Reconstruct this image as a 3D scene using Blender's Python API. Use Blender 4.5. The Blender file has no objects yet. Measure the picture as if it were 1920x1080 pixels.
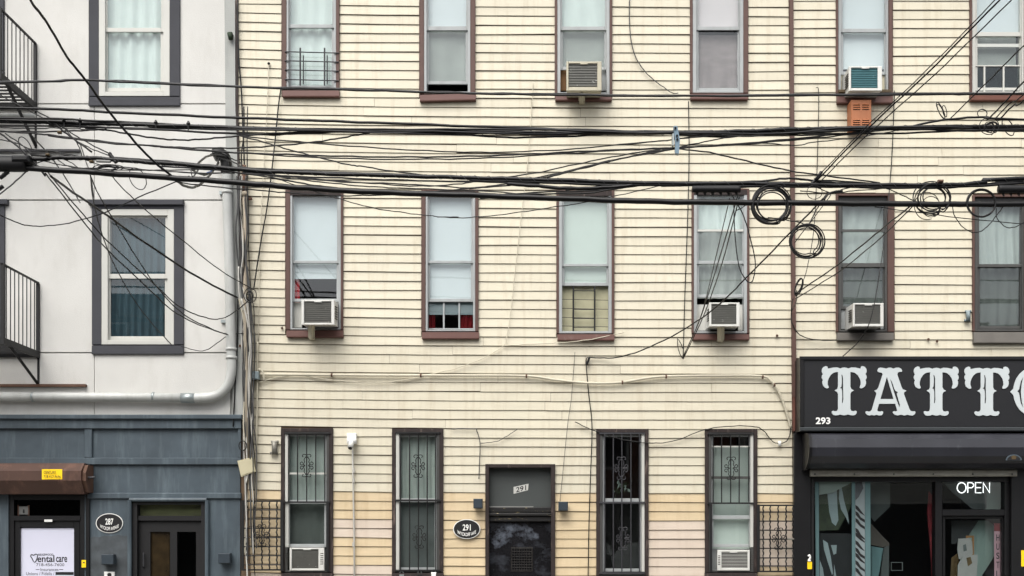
import bpy, bmesh, math, random
from mathutils import Vector, Matrix
from mathutils.geometry import tessellate_polygon
random.seed(7)
sc = bpy.context.scene
R = math.radians
# ------------------------------------------------------------------ camera, light
S = 135.0      # photo pixels per metre on the facade plane
CX = 1040.0    # photo column straight in front of the camera
HY = 1045.0    # photo row of the eye level
EYE = 1.6      # eye height, camera on the opposite pavement
D = 16.0       # camera to facade
cam = bpy.data.cameras.new('camera'); camo = bpy.data.objects.new('camera', cam)
sc.collection.objects.link(camo); sc.camera = camo
camo.location = (0, -D, EYE); camo.rotation_euler = (R(90), 0, 0)
cam.sensor_width = 36; cam.lens = 36 * D * S / 1920
cam.shift_x = (960 - CX) / 1920; cam.shift_y = (HY - 540) / 1920
cam.clip_start = 0.1; cam.clip_end = 500
w = bpy.data.worlds.new('World'); sc.world = w; w.use_nodes = True
nt = w.node_tree
sky = nt.nodes.new('ShaderNodeTexSky'); sky.sky_type = 'NISHITA'; sky.sun_disc = False
SUN_EL, SUN_AZ = 56, 20       # azimuth: degrees left of straight behind the camera
sky.sun_elevation = R(SUN_EL); sky.sun_rotation = R(180 + SUN_AZ)
sky.air_density = 1.0; sky.dust_density = 5.0; sky.ozone_density = 1.0
hs = nt.nodes.new('ShaderNodeHueSaturation'); hs.inputs['Saturation'].default_value = 0.28
nt.links.new(sky.outputs[0], hs.inputs['Color'])
nt.links.new(hs.outputs[0], nt.nodes['Background'].inputs[0])
nt.nodes['Background'].inputs[1].default_value = 0.15
sun = bpy.data.lights.new('sun', 'SUN'); suno = bpy.data.objects.new('sun', sun); sc.collection.objects.link(suno)
sun.energy = 1.3; sun.angle = R(55); sun.color = (1.0, 0.965, 0.91)
sv = Vector((-math.sin(R(SUN_AZ)) * math.cos(R(SUN_EL)), -math.cos(R(SUN_AZ)) * math.cos(R(SUN_EL)), math.sin(R(SUN_EL))))
suno.rotation_euler = (-sv).to_track_quat('-Z', 'Y').to_euler(); suno.location = (0, -10, 30)
sc.view_settings.view_transform = 'Standard'; sc.view_settings.look = 'None'
sc.view_settings.gamma = 1; sc.view_settings.use_curve_mapping = False
sc.view_settings.exposure = 0.8

# ------------------------------------------------------------------ materials
def lin(c):
    o = []
    for v in c:
        v = v / 255.0
        o.append(v / 12.92 if v <= 0.04045 else ((v + 0.055) / 1.055) ** 2.4)
    return (o[0], o[1], o[2], 1)
MATS = {}
BRIGHT = {'letter_white', 'white', 'poster_white', 'paper', 'ink_white', 'pale_panel', 'teal_panel', 'grey_panel', 'taupe_panel', 'screen', 'flag_red', 'pink_sign', 'yellow', 'room', 'art_green', 'transom_grey'}
def M(name, rgb, rough=0.7, metal=0.0, var=0.12, scale=3.0, stretch=(1, 1, 1), dirt=None, dirt_amt=0.3,
      dirt_stretch=(3, 3, .35), dirt_scale=2.0, bump=0.0, bump_scale=60.0, rnd=0.0, spec=0.4, thr=(0.5, 0.75)):
    m = bpy.data.materials.new(name); m.use_nodes = True; n = m.node_tree.nodes; l = m.node_tree.links
    b = n['Principled BSDF']; b.inputs['Roughness'].default_value = rough; b.inputs['Metallic'].default_value = metal
    b.inputs['Specular IOR Level'].default_value = spec
    g = n.new('ShaderNodeNewGeometry')
    mp = n.new('ShaderNodeMapping'); mp.inputs['Scale'].default_value = stretch
    l.new(g.outputs['Position'], mp.inputs['Vector'])
    nz = n.new('ShaderNodeTexNoise'); nz.inputs['Scale'].default_value = scale; nz.inputs['Detail'].default_value = 6
    l.new(mp.outputs[0], nz.inputs['Vector'])
    mr = n.new('ShaderNodeMapRange'); mr.inputs['From Min'].default_value = .25; mr.inputs['From Max'].default_value = .75
    mr.inputs['To Min'].default_value = 1 - var; mr.inputs['To Max'].default_value = 1 + var * .6
    l.new(nz.outputs['Fac'], mr.inputs['Value'])
    fac = mr.outputs[0]
    if rnd:
        oi = n.new('ShaderNodeObjectInfo')
        m2 = n.new('ShaderNodeMapRange'); m2.inputs['To Min'].default_value = 1 - rnd; m2.inputs['To Max'].default_value = 1 + rnd
        l.new(oi.outputs['Random'], m2.inputs['Value'])
        mu = n.new('ShaderNodeMath'); mu.operation = 'MULTIPLY'; l.new(fac, mu.inputs[0]); l.new(m2.outputs[0], mu.inputs[1]); fac = mu.outputs[0]
    vm = n.new('ShaderNodeVectorMath'); vm.operation = 'SCALE'; vm.inputs[0].default_value = [c_ * (1 if name in BRIGHT or name.startswith(('shade_', 'curtain_')) else .82) for c_ in lin(rgb)[:3]]
    l.new(fac, vm.inputs['Scale']); col = vm.outputs[0]
    if dirt:
        mp2 = n.new('ShaderNodeMapping'); mp2.inputs['Scale'].default_value = dirt_stretch; l.new(g.outputs['Position'], mp2.inputs['Vector'])
        n2 = n.new('ShaderNodeTexNoise'); n2.inputs['Scale'].default_value = dirt_scale; n2.inputs['Detail'].default_value = 8; n2.inputs['Roughness'].default_value = .65
        l.new(mp2.outputs[0], n2.inputs['Vector'])
        m3 = n.new('ShaderNodeMapRange'); m3.inputs['From Min'].default_value = thr[0]; m3.inputs['From Max'].default_value = thr[1]
        m3.inputs['To Max'].default_value = dirt_amt; l.new(n2.outputs['Fac'], m3.inputs['Value'])
        mx = n.new('ShaderNodeMix'); mx.data_type = 'RGBA'; l.new(m3.outputs[0], mx.inputs['Factor'])
        l.new(col, mx.inputs[6]); mx.inputs[7].default_value = lin(dirt); col = mx.outputs[2]
    l.new(col, b.inputs['Base Color'])
    if bump:
        n4 = n.new('ShaderNodeTexNoise'); n4.inputs['Scale'].default_value = bump_scale; n4.inputs['Detail'].default_value = 4
        l.new(mp.outputs[0], n4.inputs['Vector'])
        bp = n.new('ShaderNodeBump'); bp.inputs['Strength'].default_value = bump; bp.inputs['Distance'].default_value = .01
        l.new(n4.outputs['Fac'], bp.inputs['Height']); l.new(bp.outputs[0], b.inputs['Normal'])
    MATS[name] = m
    return m
def emit(name, rgb, st):
    m = bpy.data.materials.new(name); m.use_nodes = True; n = m.node_tree.nodes
    b = n['Principled BSDF']; b.inputs['Base Color'].default_value = lin(rgb)
    b.inputs['Emission Color'].default_value = lin(rgb); b.inputs['Emission Strength'].default_value = st
    MATS[name] = m; return m
def glass(name, ior=1.7, tint=(0.97, 0.985, 0.98), wob=0.0012):
    m = bpy.data.materials.new(name); m.use_nodes = True; n = m.node_tree.nodes; l = m.node_tree.links
    for x in list(n):
        if x.type == 'BSDF_PRINCIPLED': n.remove(x)
    out = n['Material Output']
    tr = n.new('ShaderNodeBsdfTransparent'); tr.inputs[0].default_value = (*tint, 1)
    gl = n.new('ShaderNodeBsdfGlossy'); gl.inputs['Roughness'].default_value = 0.015; gl.inputs[0].default_value = (.95, .98, 1, 1)
    g = n.new('ShaderNodeNewGeometry')
    nz = n.new('ShaderNodeTexNoise'); nz.inputs['Scale'].default_value = 1.6; nz.inputs['Detail'].default_value = 0
    l.new(g.outputs['Position'], nz.inputs['Vector'])
    bp = n.new('ShaderNodeBump'); bp.inputs['Strength'].default_value = .5; bp.inputs['Distance'].default_value = wob
    l.new(nz.outputs['Fac'], bp.inputs['Height']); l.new(bp.outputs[0], gl.inputs['Normal'])
    fr = n.new('ShaderNodeFresnel'); fr.inputs['IOR'].default_value = ior
    iv_ = n.new('ShaderNodeMath'); iv_.operation = 'SUBTRACT'; iv_.inputs[0].default_value = 1; l.new(g.outputs['Backfacing'], iv_.inputs[1])
    mu_ = n.new('ShaderNodeMath'); mu_.operation = 'MULTIPLY'; l.new(fr.outputs[0], mu_.inputs[0]); l.new(iv_.outputs[0], mu_.inputs[1])
    mx = n.new('ShaderNodeMixShader'); l.new(mu_.outputs[0], mx.inputs[0]); l.new(tr.outputs[0], mx.inputs[1]); l.new(gl.outputs[0], mx.inputs[2])
    l.new(mx.outputs[0], out.inputs[0]); MATS[name] = m; return m
grain = (1, 1, 14)
M('cream', (216, 209, 187), .55, var=.06, scale=2.2, stretch=(1, 1, 5), dirt=(150, 132, 100), dirt_amt=.3, dirt_stretch=(5, 5, .45), rnd=.035, bump=.12, bump_scale=25)
M('peach', (216, 196, 160), .6, var=.08, scale=2.5, stretch=(1, 1, 5), dirt=(150, 120, 80), dirt_amt=.32, rnd=.03, bump=.12, bump_scale=25)
M('blush', (213, 198, 181), .6, var=.06, scale=2.5, stretch=(1, 1, 5), dirt=(150, 125, 100), dirt_amt=.25, rnd=.025, bump=.12, bump_scale=25)
M('underlay', (120, 100, 80), .9, var=.2)
M('stucco', (218, 217, 212), .9, var=.07, scale=1.4, dirt=(150, 146, 136), dirt_amt=.24, bump=.35, bump_scale=110, dirt_stretch=(1.6, 1.6, .5))
M('cement', (176, 178, 174), .9, var=.14, scale=2, dirt=(105, 112, 105), dirt_amt=.45, bump=.4, bump_scale=60)
M('charcoal', (70, 71, 76), .85, var=.1, scale=4, bump=.4, bump_scale=140)
M('vinyl', (204, 204, 197), .45, var=.04)
M('alum', (170, 174, 174), .4, var=.08, scale=6, dirt=(90, 88, 82), dirt_amt=.3)
M('alum_dark', (78, 78, 76), .45, var=.15, scale=6)
M('brown_paint', (92, 66, 58), .6, var=.14, scale=5, dirt=(60, 42, 38), dirt_amt=.45, bump=.2)
M('burgundy', (108, 75, 68), .55, var=.1, scale=5, dirt=(190, 180, 170), dirt_amt=.25, dirt_stretch=(5, 5, 2), thr=(.62, .8))
M('grey_sill', (116, 112, 106), .7, var=.12, scale=6)
M('brick_red', (112, 72, 60), .8, var=.2, scale=6)
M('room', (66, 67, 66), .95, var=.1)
M('shade_white', (186, 194, 197), .85, var=.03)
M('shade_green', (180, 191, 185), .85, var=.04)
M('shade_pink', (190, 184, 186), .85, var=.05)
M('curtain_white', (186, 197, 194), .9, var=.06, scale=5)
M('curtain_grey', (134, 140, 136), .9, var=.18, scale=3)
M('curtain_dim', (148, 157, 154), .9, var=.1, scale=4)
M('curtain_deep', (76, 82, 79), .9, var=.25, scale=3)
M('card', (206, 206, 200), .6, var=.04)
M('curtain_pale', (146, 156, 151), .9, var=.12, scale=3)
M('curtain_mauve', (126, 118, 118), .9, var=.22, scale=4, stretch=(1, 1, 2.5))
M('curtain_teal', (46, 68, 77), .9, var=.14, scale=5)
M('curtain_red', (165, 30, 40), .85, var=.3, scale=6)
M('curtain_cream', (168, 165, 138), .9, var=.12, scale=9)
M('screen', (80, 86, 85), .8, var=.1, scale=4)
M('screen_dark', (60, 62, 62), .8, var=.2, scale=4)
M('ac_white', (222, 222, 216), .4, var=.05, scale=6, dirt=(140, 130, 110), dirt_amt=.3)
M('ac_beige', (196, 190, 168), .5, var=.08, scale=6, dirt=(110, 100, 80), dirt_amt=.3)
M('ac_grey', (112, 112, 106), .6, var=.12, scale=8, dirt=(225, 225, 220), dirt_amt=.8, dirt_stretch=(6, 6, 6), dirt_scale=3.4, thr=(.64, .67))
M('ac_teal', (72, 124, 130), .6, var=.1, scale=8, dirt=(225, 232, 230), dirt_amt=.9, dirt_stretch=(5, 5, 4), dirt_scale=3, thr=(.68, .72))
M('ac_dark', (58, 56, 52), .7, var=.1)
M('orange_vent', (172, 108, 70), .55, var=.12, scale=5, dirt=(140, 66, 30), dirt_amt=.4)
M('iron', (22, 22, 23), .55, var=.15, spec=.4)
M('iron_grey', (58, 58, 62), .55, var=.15)
M('cable', (12, 12, 13), .45, var=.15, spec=.35)
M('cable_grey', (74, 74, 74), .5, var=.15)
M('cable_cream', (208, 201, 180), .6, var=.1)
M('cable_white', (196, 194, 186), .6, var=.1)
M('cable_blue', (60, 90, 140), .5, var=.1)
M('pipe_silver', (196, 198, 194), .4, var=.1, scale=5, dirt=(120, 118, 110), dirt_amt=.4, spec=.5)
M('pipe_tan', (164, 154, 136), .7, var=.15, scale=5, dirt=(110, 80, 60), dirt_amt=.4)
M('rust', (104, 78, 64), .85, var=.3, scale=8, dirt=(80, 48, 34), dirt_amt=.6)
M('galv', (170, 178, 178), .38, metal=.6, var=.15, scale=10)
M('galv_dirty', (164, 162, 152), .5, metal=.4, var=.2, scale=9, dirt=(80, 72, 62), dirt_amt=.6, dirt_stretch=(1.5, 1.5, 6))
M('clamp_blue', (120, 142, 156), .35, metal=.3, var=.1)
M('slate', (76, 88, 96), .5, var=.3, scale=2.6, dirt=(116, 130, 136), dirt_amt=.36, dirt_stretch=(4, 4, .5), bump=.06, bump_scale=20)
M('slate_worn', (78, 84, 88), .7, var=.35, scale=7, dirt=(46, 48, 50), dirt_amt=.7, dirt_stretch=(3, 3, 2))
M('black_paint', (18, 18, 20), .4, var=.2, scale=4)
M('black_soft', (17, 17, 19), .6, var=.15)
M('shutter_brown', (84, 60, 50), .5, var=.14, scale=3, dirt=(136, 100, 82), dirt_amt=.5, dirt_stretch=(3, 3, 1))
M('hood_black', (52, 53, 59), .28, var=.2, scale=3, dirt=(120, 122, 126), dirt_amt=.35, dirt_stretch=(4, 4, .3), thr=(.6, .8))
M('sign_black', (23, 24, 28), .5, var=.12, scale=2)
M('sign_trim', (70, 74, 76), .35, metal=.3, var=.1)
M('letter_white', (188, 195, 196), .5, var=.03)
M('white', (230, 230, 226), .5, var=.02)
M('poster_white', (205, 206, 222), .5, var=.02)
M('print_black', (22, 22, 24), .6, var=.02)
M('yellow', (250, 208, 20), .5, var=.04)
M('door_black', (26, 26, 29), .25, var=.4, scale=5, dirt=(84, 88, 96), dirt_amt=.5, dirt_stretch=(1.6, 1.6, 2.6), dirt_scale=1.6, bump=.2, bump_scale=30, thr=(.52, .7))
M('door_peel', (26, 25, 25), .5, var=.3, dirt=(214, 196, 150), dirt_amt=.9, dirt_stretch=(2.5, 2.5, 14), dirt_scale=3.2, thr=(.62, .68))
M('door_frame', (50, 40, 38), .75, var=.35, scale=7, dirt=(120, 104, 96), dirt_amt=.6, dirt_stretch=(8, 8, 1.5), thr=(.58, .7))
M('transom_grey', (66, 70, 69), .45, var=.15, scale=2)
M('lamp_slate', (52, 62, 70), .45, var=.1)
M('junction', (132, 146, 150), .5, var=.1)
M('box_cream', (204, 196, 164), .55, var=.08)
M('teal_panel', (84, 112, 114), .5, var=.08)
M('grey_panel', (66, 71, 70), .6, var=.06)
M('taupe_panel', (72, 66, 60), .6, var=.1)
M('pale_panel', (108, 124, 118), .6, var=.05)
M('ink_white', (122, 134, 136), .6, var=.1)
M('ink', (20, 22, 24), .6, var=.3, scale=10)
M('art_green', (44, 52, 36), .7, var=.5, scale=8)
M('flag_red', (100, 22, 30), .7, var=.4, scale=9)
M('paper', (128, 128, 125), .8, var=.1, scale=10)
M('wood', (130, 94, 56), .7, var=.2)
M('pink_sign', (150, 118, 126), .6, var=.05)
M('plant', (40, 58, 36), .7, var=.5, scale=8)
M('bronze', (92, 74, 44), .6, var=.35, scale=7)
M('olive_reflection', (92, 94, 60), .7, var=.25, scale=4, stretch=(1, 1, 6))
M('mesh_dark', (40, 37, 34), .6, var=.3)
M('amber_glass', (50, 40, 24), .25, var=.5, scale=9)
M('concrete', (140, 138, 132), .9, var=.15, scale=2, bump=.2)
M('asphalt', (62, 62, 64), .9, var=.2, scale=3, bump=.4)
M('roof_tar', (60, 60, 60), .9)
M('opp_siding', (196, 192, 180), .7, var=.06, stretch=(.1, .1, 8))
M('opp_brick', (120, 82, 66), .85, var=.2, scale=6)
M('opp_dark', (52, 50, 50), .8)
M('wood_pole', (92, 76, 62), .9, var=.25, scale=4, stretch=(6, 6, .5))
def smear(mname, pts, rgb):
    """scorched-off paint with a cloudy outline"""
    m = MATS[mname]; n = m.node_tree.nodes; l = m.node_tree.links; b = n['Principled BSDF']
    src = b.inputs['Base Color'].links[0].from_socket
    g = n.new('ShaderNodeNewGeometry'); nz = n.new('ShaderNodeTexNoise'); nz.inputs['Scale'].default_value = 9; nz.inputs['Detail'].default_value = 8; nz.inputs['Roughness'].default_value = .7
    l.new(g.outputs['Position'], nz.inputs['Vector']); prev = None
    for (x, y, r) in pts:
        sb_ = n.new('ShaderNodeVectorMath'); sb_.operation = 'DISTANCE'; l.new(g.outputs['Position'], sb_.inputs[0])
        sb_.inputs[1].default_value = ((x - CX) / S, .09, EYE + (HY - y) / S)
        mr = n.new('ShaderNodeMapRange'); mr.inputs['From Min'].default_value = r * 1.25 / S; mr.inputs['From Max'].default_value = r * .3 / S; l.new(sb_.outputs['Value'], mr.inputs['Value'])
        if prev is None: prev = mr.outputs[0]
        else:
            mm = n.new('ShaderNodeMath'); mm.operation = 'MAXIMUM'; l.new(prev, mm.inputs[0]); l.new(mr.outputs[0], mm.inputs[1]); prev = mm.outputs[0]
    ad = n.new('ShaderNodeMath'); ad.operation = 'MULTIPLY_ADD'; l.new(nz.outputs['Fac'], ad.inputs[0]); ad.inputs[1].default_value = 3.2; ad.inputs[2].default_value = -2.2
    a2 = n.new('ShaderNodeMath'); a2.operation = 'ADD'; a2.use_clamp = True; l.new(ad.outputs[0], a2.inputs[0]); l.new(prev, a2.inputs[1])
    mx = n.new('ShaderNodeMix'); mx.data_type = 'RGBA'; l.new(a2.outputs[0], mx.inputs['Factor']); l.new(src, mx.inputs[6]); mx.inputs[7].default_value = lin(rgb); l.new(mx.outputs[2], b.inputs['Base Color'])
smear('door_black', [(932, 1006, 15), (942, 1000, 18), (955, 994, 19), (968, 992, 19), (981, 995, 18), (994, 998, 18), (1006, 1004, 12), (930, 1018, 12), (945, 1012, 14)], (98, 104, 114))
emit('neon', (255, 255, 255), 1.1)
glass('glass'); glass('glass_shop', 1.75, (.95, .98, .98), .0006); glass('glass_dark', 1.5, (.7, .74, .74), .001)

# ------------------------------------------------------------------ geometry helpers
def W(px, py, d=0.0):
    """photo pixel -> point on the plane d metres in front of the facade"""
    k = (D - d) / D
    return Vector(((px - CX) / S * k, -d, EYE + (HY - py) / S * k))
def PX(t, d=0.0): return t / S * (D - d) / D
col = sc.collection
class MB:
    def __init__(s): s.v = []; s.f = []
    def add(s, vs, fs):
        o = len(s.v); s.v += [Vector(v) for v in vs]; s.f += [[i + o for i in f] for f in fs]
        return s
    def bx(s, a, b):
        x0, y0, z0 = a; x1, y1, z1 = b
        if x0 > x1: x0, x1 = x1, x0
        if y0 > y1: y0, y1 = y1, y0
        if z0 > z1: z0, z1 = z1, z0
        return s.add([(x0, y0, z0), (x1, y0, z0), (x1, y1, z0), (x0, y1, z0), (x0, y0, z1), (x1, y0, z1), (x1, y1, z1), (x0, y1, z1)],
                     [(0, 3, 2, 1), (4, 5, 6, 7), (0, 1, 5, 4), (1, 2, 6, 5), (2, 3, 7, 6), (3, 0, 4, 7)])
    def box(s, x0, y0, x1, y1, d0, d1, c=0.0, at=None):
        """front face at pixel rectangle on plane d1 (or plane 'at'), straight back to d0; c = front chamfer in metres"""
        if at is None: at = d1
        a = W(x0, y1, at); b = W(x1, y0, at)
        if not c: return s.bx((a.x, -d1, a.z), (b.x, -d0, b.z))
        X0, Z0, X1, Z1 = a.x, a.z, b.x, b.z
        c = min(c, (X1 - X0) * .45, (Z1 - Z0) * .45, abs(d1 - d0) * .9)
        vs = [(X0, -d0, Z0), (X1, -d0, Z0), (X1, -d0, Z1), (X0, -d0, Z1),
              (X0, -d1 + c, Z0), (X1, -d1 + c, Z0), (X1, -d1 + c, Z1), (X0, -d1 + c, Z1),
              (X0 + c, -d1, Z0 + c), (X1 - c, -d1, Z0 + c), (X1 - c, -d1, Z1 - c), (X0 + c, -d1, Z1 - c)]
        fs = [(3, 2, 1, 0), (8, 9, 10, 11)]
        for k in (0, 4):
            for i in range(4):
                j = (i + 1) % 4; fs.append((k + i, k + j, k + 4 + j, k + 4 + i))
        return s.add(vs, fs)
    def bar(s, p, q, r, n=6):
        return s.tube([p, q], r, n)
    def tube(s, pts, r, n=6, closed=False, r2=None):
        pts = [Vector(p) for p in pts]; m = len(pts); o = len(s.v); up = None
        for i, p in enumerate(pts):
            if closed: t = pts[(i + 1) % m] - pts[i - 1]
            else: t = pts[min(i + 1, m - 1)] - pts[max(i - 1, 0)]
            t.normalize()
            if up is None:
                up = Vector((0, 0, 1)) if abs(t.z) < .9 else Vector((0, 1, 0))
            a = t.cross(up)
            if a.length < 1e-6: a = t.orthogonal()
            a.normalize(); b = a.cross(t).normalized(); up = b
            rr = r if r2 is None else r + (r2 - r) * i / max(1, m - 1)
            for k in range(n):
                an = 2 * math.pi * k / n
                s.v.append(p + a * math.cos(an) * rr + b * math.sin(an) * rr)
        rings = m if closed else m - 1
        for i in range(rings):
            for k in range(n):
                a0 = o + i * n + k; a1 = o + i * n + (k + 1) % n
                b0 = o + ((i + 1) % m) * n + k; b1 = o + ((i + 1) % m) * n + (k + 1) % n
                s.f.append([a0, b0, b1, a1])
        if not closed:
            s.f.append([o + k for k in range(n)]); s.f.append([o + (m - 1) * n + k for k in reversed(range(n))])
        return s
    def prism(s, loops, d0, d1, at=None):
        """pixel polygon (first loop outer, others holes) extruded from plane d0 to d1"""
        if at is None: at = d1
        L = [[W(x, y, at) for x, y in lp] for lp in loops]
        tris = tessellate_polygon([[Vector((p.x, p.z, 0)) for p in lp] for lp in L])
        flat = [p for lp in L for p in lp]; n = len(flat); o = len(s.v)
        s.v += [Vector((p.x, -d1, p.z)) for p in flat] + [Vector((p.x, -d0, p.z)) for p in flat]
        for t in tris:
            a, b, c = t
            pa, pb, pc = flat[a], flat[b], flat[c]
            if (pb.x - pa.x) * (pc.z - pa.z) - (pb.z - pa.z) * (pc.x - pa.x) < 0: a, b, c = a, c, b
            s.f.append([o + a, o + b, o + c]); s.f.append([o + n + a, o + n + c, o + n + b])
        st = 0
        for lp in L:
            m = len(lp)
            for i in range(m):
                a = o + st + i; b = o + st + (i + 1) % m
                s.f.append([a, a + n, b + n, b])
            st += m
        return s
    def xprism(s, x0, x1, prof):
        """profile in (depth, z) extruded along world x"""
        n = len(prof)
        vs = [(x0, -d, z) for d, z in prof] + [(x1, -d, z) for d, z in prof]
        fs = [list(range(n)), [n + i for i in reversed(range(n))]]
        for i in range(n):
            j = (i + 1) % n; fs.append([i, n + i, n + j, j])
        return s.add(vs, fs)
    def slab(s, x0, y0, x1, y1, holes, d0, d1):
        """rectangular sheet with rectangular holes, real thickness"""
        xs = sorted({x0, x1} | {min(max(h[i], x0), x1) for h in holes for i in (0, 2)})
        ys = sorted({y0, y1} | {min(max(h[i], y0), y1) for h in holes for i in (1, 3)})
        def solid(i, j):
            if i < 0 or j < 0 or i >= len(xs) - 1 or j >= len(ys) - 1: return False
            cx = (xs[i] + xs[i + 1]) / 2; cy = (ys[j] + ys[j + 1]) / 2
            return not any(h[0] < cx < h[2] and h[1] < cy < h[3] for h in holes)
        def P(x, y, d):
            p = W(x, y, 0); return (p.x, -d, p.z)
        for i in range(len(xs) - 1):
            for j in range(len(ys) - 1):
                if not solid(i, j): continue
                a, b, c, e = xs[i], xs[i + 1], ys[j], ys[j + 1]
                s.add([P(a, e, d1), P(b, e, d1), P(b, c, d1), P(a, c, d1)], [(0, 1, 2, 3)])
                s.add([P(a, e, d0), P(b, e, d0), P(b, c, d0), P(a, c, d0)], [(3, 2, 1, 0)])
                if not solid(i - 1, j): s.add([P(a, e, d0), P(a, e, d1), P(a, c, d1), P(a, c, d0)], [(0, 1, 2, 3)])
                if not solid(i + 1, j): s.add([P(b, e, d1), P(b, e, d0), P(b, c, d0), P(b, c, d1)], [(0, 1, 2, 3)])
                if not solid(i, j - 1): s.add([P(a, c, d1), P(b, c, d1), P(b, c, d0), P(a, c, d0)], [(0, 1, 2, 3)])
                if not solid(i, j + 1): s.add([P(a, e, d0), P(b, e, d0), P(b, e, d1), P(a, e, d1)], [(0, 1, 2, 3)])
        return s
    def build(s, name, mat, parent=None, smooth=False):
        lo = Vector([min(v[i] for v in s.v) for i in range(3)]); hi = Vector([max(v[i] for v in s.v) for i in range(3)])
        org = Vector(((lo.x + hi.x) / 2, (lo.y + hi.y) / 2, lo.z))
        me = bpy.data.meshes.new(name); me.from_pydata([v - org for v in s.v], [], s.f); me.update()
        if smooth: me.polygons.foreach_set('use_smooth', [True] * len(me.polygons))
        me.materials.append(MATS[mat])
        o = bpy.data.objects.new(name, me); col.objects.link(o)
        WL[o.name] = org
        if parent: o.parent = parent; o.location = org - WL[parent.name]
        else: o.location = org
        return o
WL = {}
def tag(o, label, cat=None, group=None, kind=None):
    if label: o['label'] = label
    if cat: o['category'] = cat
    if group: o['group'] = group
    if kind: o['kind'] = kind
    return o
def empty(name, loc, parent=None):
    o = bpy.data.objects.new(name, None); col.objects.link(o); loc = Vector(loc); WL[o.name] = loc
    if parent: o.parent = parent; o.location = loc - WL[parent.name]
    else: o.location = loc
    o.empty_display_size = .1
    return o
def thing(name, label, cat, loc, group=None): return tag(empty(name, loc), label, cat, group)
def B(name, mat, parent, *boxes, c=0.0):
    m = MB()
    for b in boxes: m.box(*b, c=c)
    return m.build(name, mat, parent)
def spline(pts, n=8):
    P = [Vector(p) for p in pts]
    if len(P) < 3: return P
    out = []
    for i in range(len(P) - 1):
        p0 = P[max(i - 1, 0)]; p1 = P[i]; p2 = P[i + 1]; p3 = P[min(i + 2, len(P) - 1)]
        for k in range(n):
            t = k / n
            out.append(.5 * ((2 * p1) + (p2 - p0) * t + (2 * p0 - 5 * p1 + 4 * p2 - p3) * t * t + (3 * p1 - p0 - 3 * p2 + p3) * t ** 3))
    out.append(P[-1]); return out
def text(name, body, box, d, mat, parent, bold=0.0, ext=.002, bend=0.0, shear=0.0, slant=0.0):
    """lettering fitted into a pixel box on plane d"""
    cu = bpy.data.curves.new(name, 'FONT'); cu.body = body; cu.size = 1; cu.offset = bold; cu.align_x = 'CENTER'
    cu.resolution_u = 3; cu.space_character = 1.0
    t = bpy.data.objects.new(name + '_tmp', cu); col.objects.link(t)
    bpy.context.view_layer.update()
    me = bpy.data.meshes.new_from_object(t.evaluated_get(bpy.context.evaluated_depsgraph_get()))
    bpy.data.objects.remove(t)
    V = [v.co.copy() for v in me.vertices]; F = [list(p.vertices) for p in me.polygons]; bpy.data.meshes.remove(me)
    x0 = min(v.x for v in V); x1 = max(v.x for v in V); y0 = min(v.y for v in V); y1 = max(v.y for v in V)
    m = MB(); n = len(V)
    out = []
    for v in V:
        u = (v.x - x0) / (x1 - x0); q = (v.y - y0) / (y1 - y0)
        py = box[3] + (box[1] - box[3]) * q - bend * (1 - (2 * u - 1) ** 2) * -1 + slant * (u - .5)
        px = box[0] + (box[2] - box[0]) * u + shear * (q - .5)
        out.append(W(px, py, d))
    m.v = out; m.f = F
    o = m.build(name, mat, parent)
    return o
# ------------------------------------------------------------------ ground
def ground(name, x0, x1, y0, y1, z0, z1, mat):
    m = MB(); m.bx((x0, y0, z0), (x1, y1, z1)); return tag(m.build(name, mat), None, kind='structure')
ground('road', -150, 150, -150, 60, -.5, -.13, 'asphalt')
ground('pavement', -60, 60, -3.75, 9, -.4, 0, 'concrete')
ground('kerb', -60, 60, -3.95, -3.754, -.4, .003, 'concrete')
ground('opposite_pavement', -60, 60, -30, -14.6, -.4, 0, 'concrete')
ground('opposite_kerb', -60, 60, -14.596, -14.4, -.4, .003, 'concrete')
GY = 1261
TOP = -200
# ------------------------------------------------------------------ windows
def wavy(x0, y0, x1, y1, d, amp, waves, name, mat, label, cat='curtain', group=None, ph=0.0):
    """hanging cloth with folds, a thing of its own"""
    d = -.095 + (d + .16) * .5 + (.035 if x1 < 1460 else 0); nx = max(8, int(waves * 8)); nz = 8; m = MB(); vs = []; fs = []
    a = W(x0, y1, d); b = W(x1, y0, d)
    for j in range(nz + 1):
        for i in range(nx + 1):
            u = i / nx; v = j / nz
            dd = amp * math.sin(2 * math.pi * (waves * u + ph + .15 * math.sin(3 * v + ph * 5))) * (1.1 - .5 * v) + amp * .4 * math.sin(17 * u + 3 * v)
            vs.append((a.x + (b.x - a.x) * u, -d - dd, a.z + (b.z - a.z) * v))
    for j in range(nz):
        for i in range(nx):
            q = j * (nx + 1) + i; fs.append((q, q + 1, q + nx + 2, q + nx + 1))
    n = len(vs)
    # thickness
    vs += [(v[0], v[1] + .004, v[2]) for v in vs]
    fs += [tuple(n + i for i in reversed(f)) for f in fs]
    m.add(vs, fs)
    return tag(m.build(name, mat, None, True), label, cat, group)
def flat(x0, y0, x1, y1, d, name, mat, label, cat, group=None):
    d = -.095 + (d + .16) * .5 + (.035 if x1 < 1460 else 0)
    return tag(B(name, mat, None, (x0, y0, x1, y1, d - .006, d)), label, cat, group)
def ring(m, x0, y0, x1, y1, t, d0, d1, c=.004, b=None, tp=None):
    """four-sided frame; t px wide"""
    b = t if b is None else b; tp = t if tp is None else tp
    m.box(x0, y0, x0 + t, y1, d0, d1, c); m.box(x1 - t, y0, x1, y1, d0, d1, c)
    m.box(x0 + t, y0, x1 - t, y0 + tp, d0, d1 - .001, c); m.box(x0 + t, y1 - b, x1 - t, y1, d0, d1 - .001, c)
    return m
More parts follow.
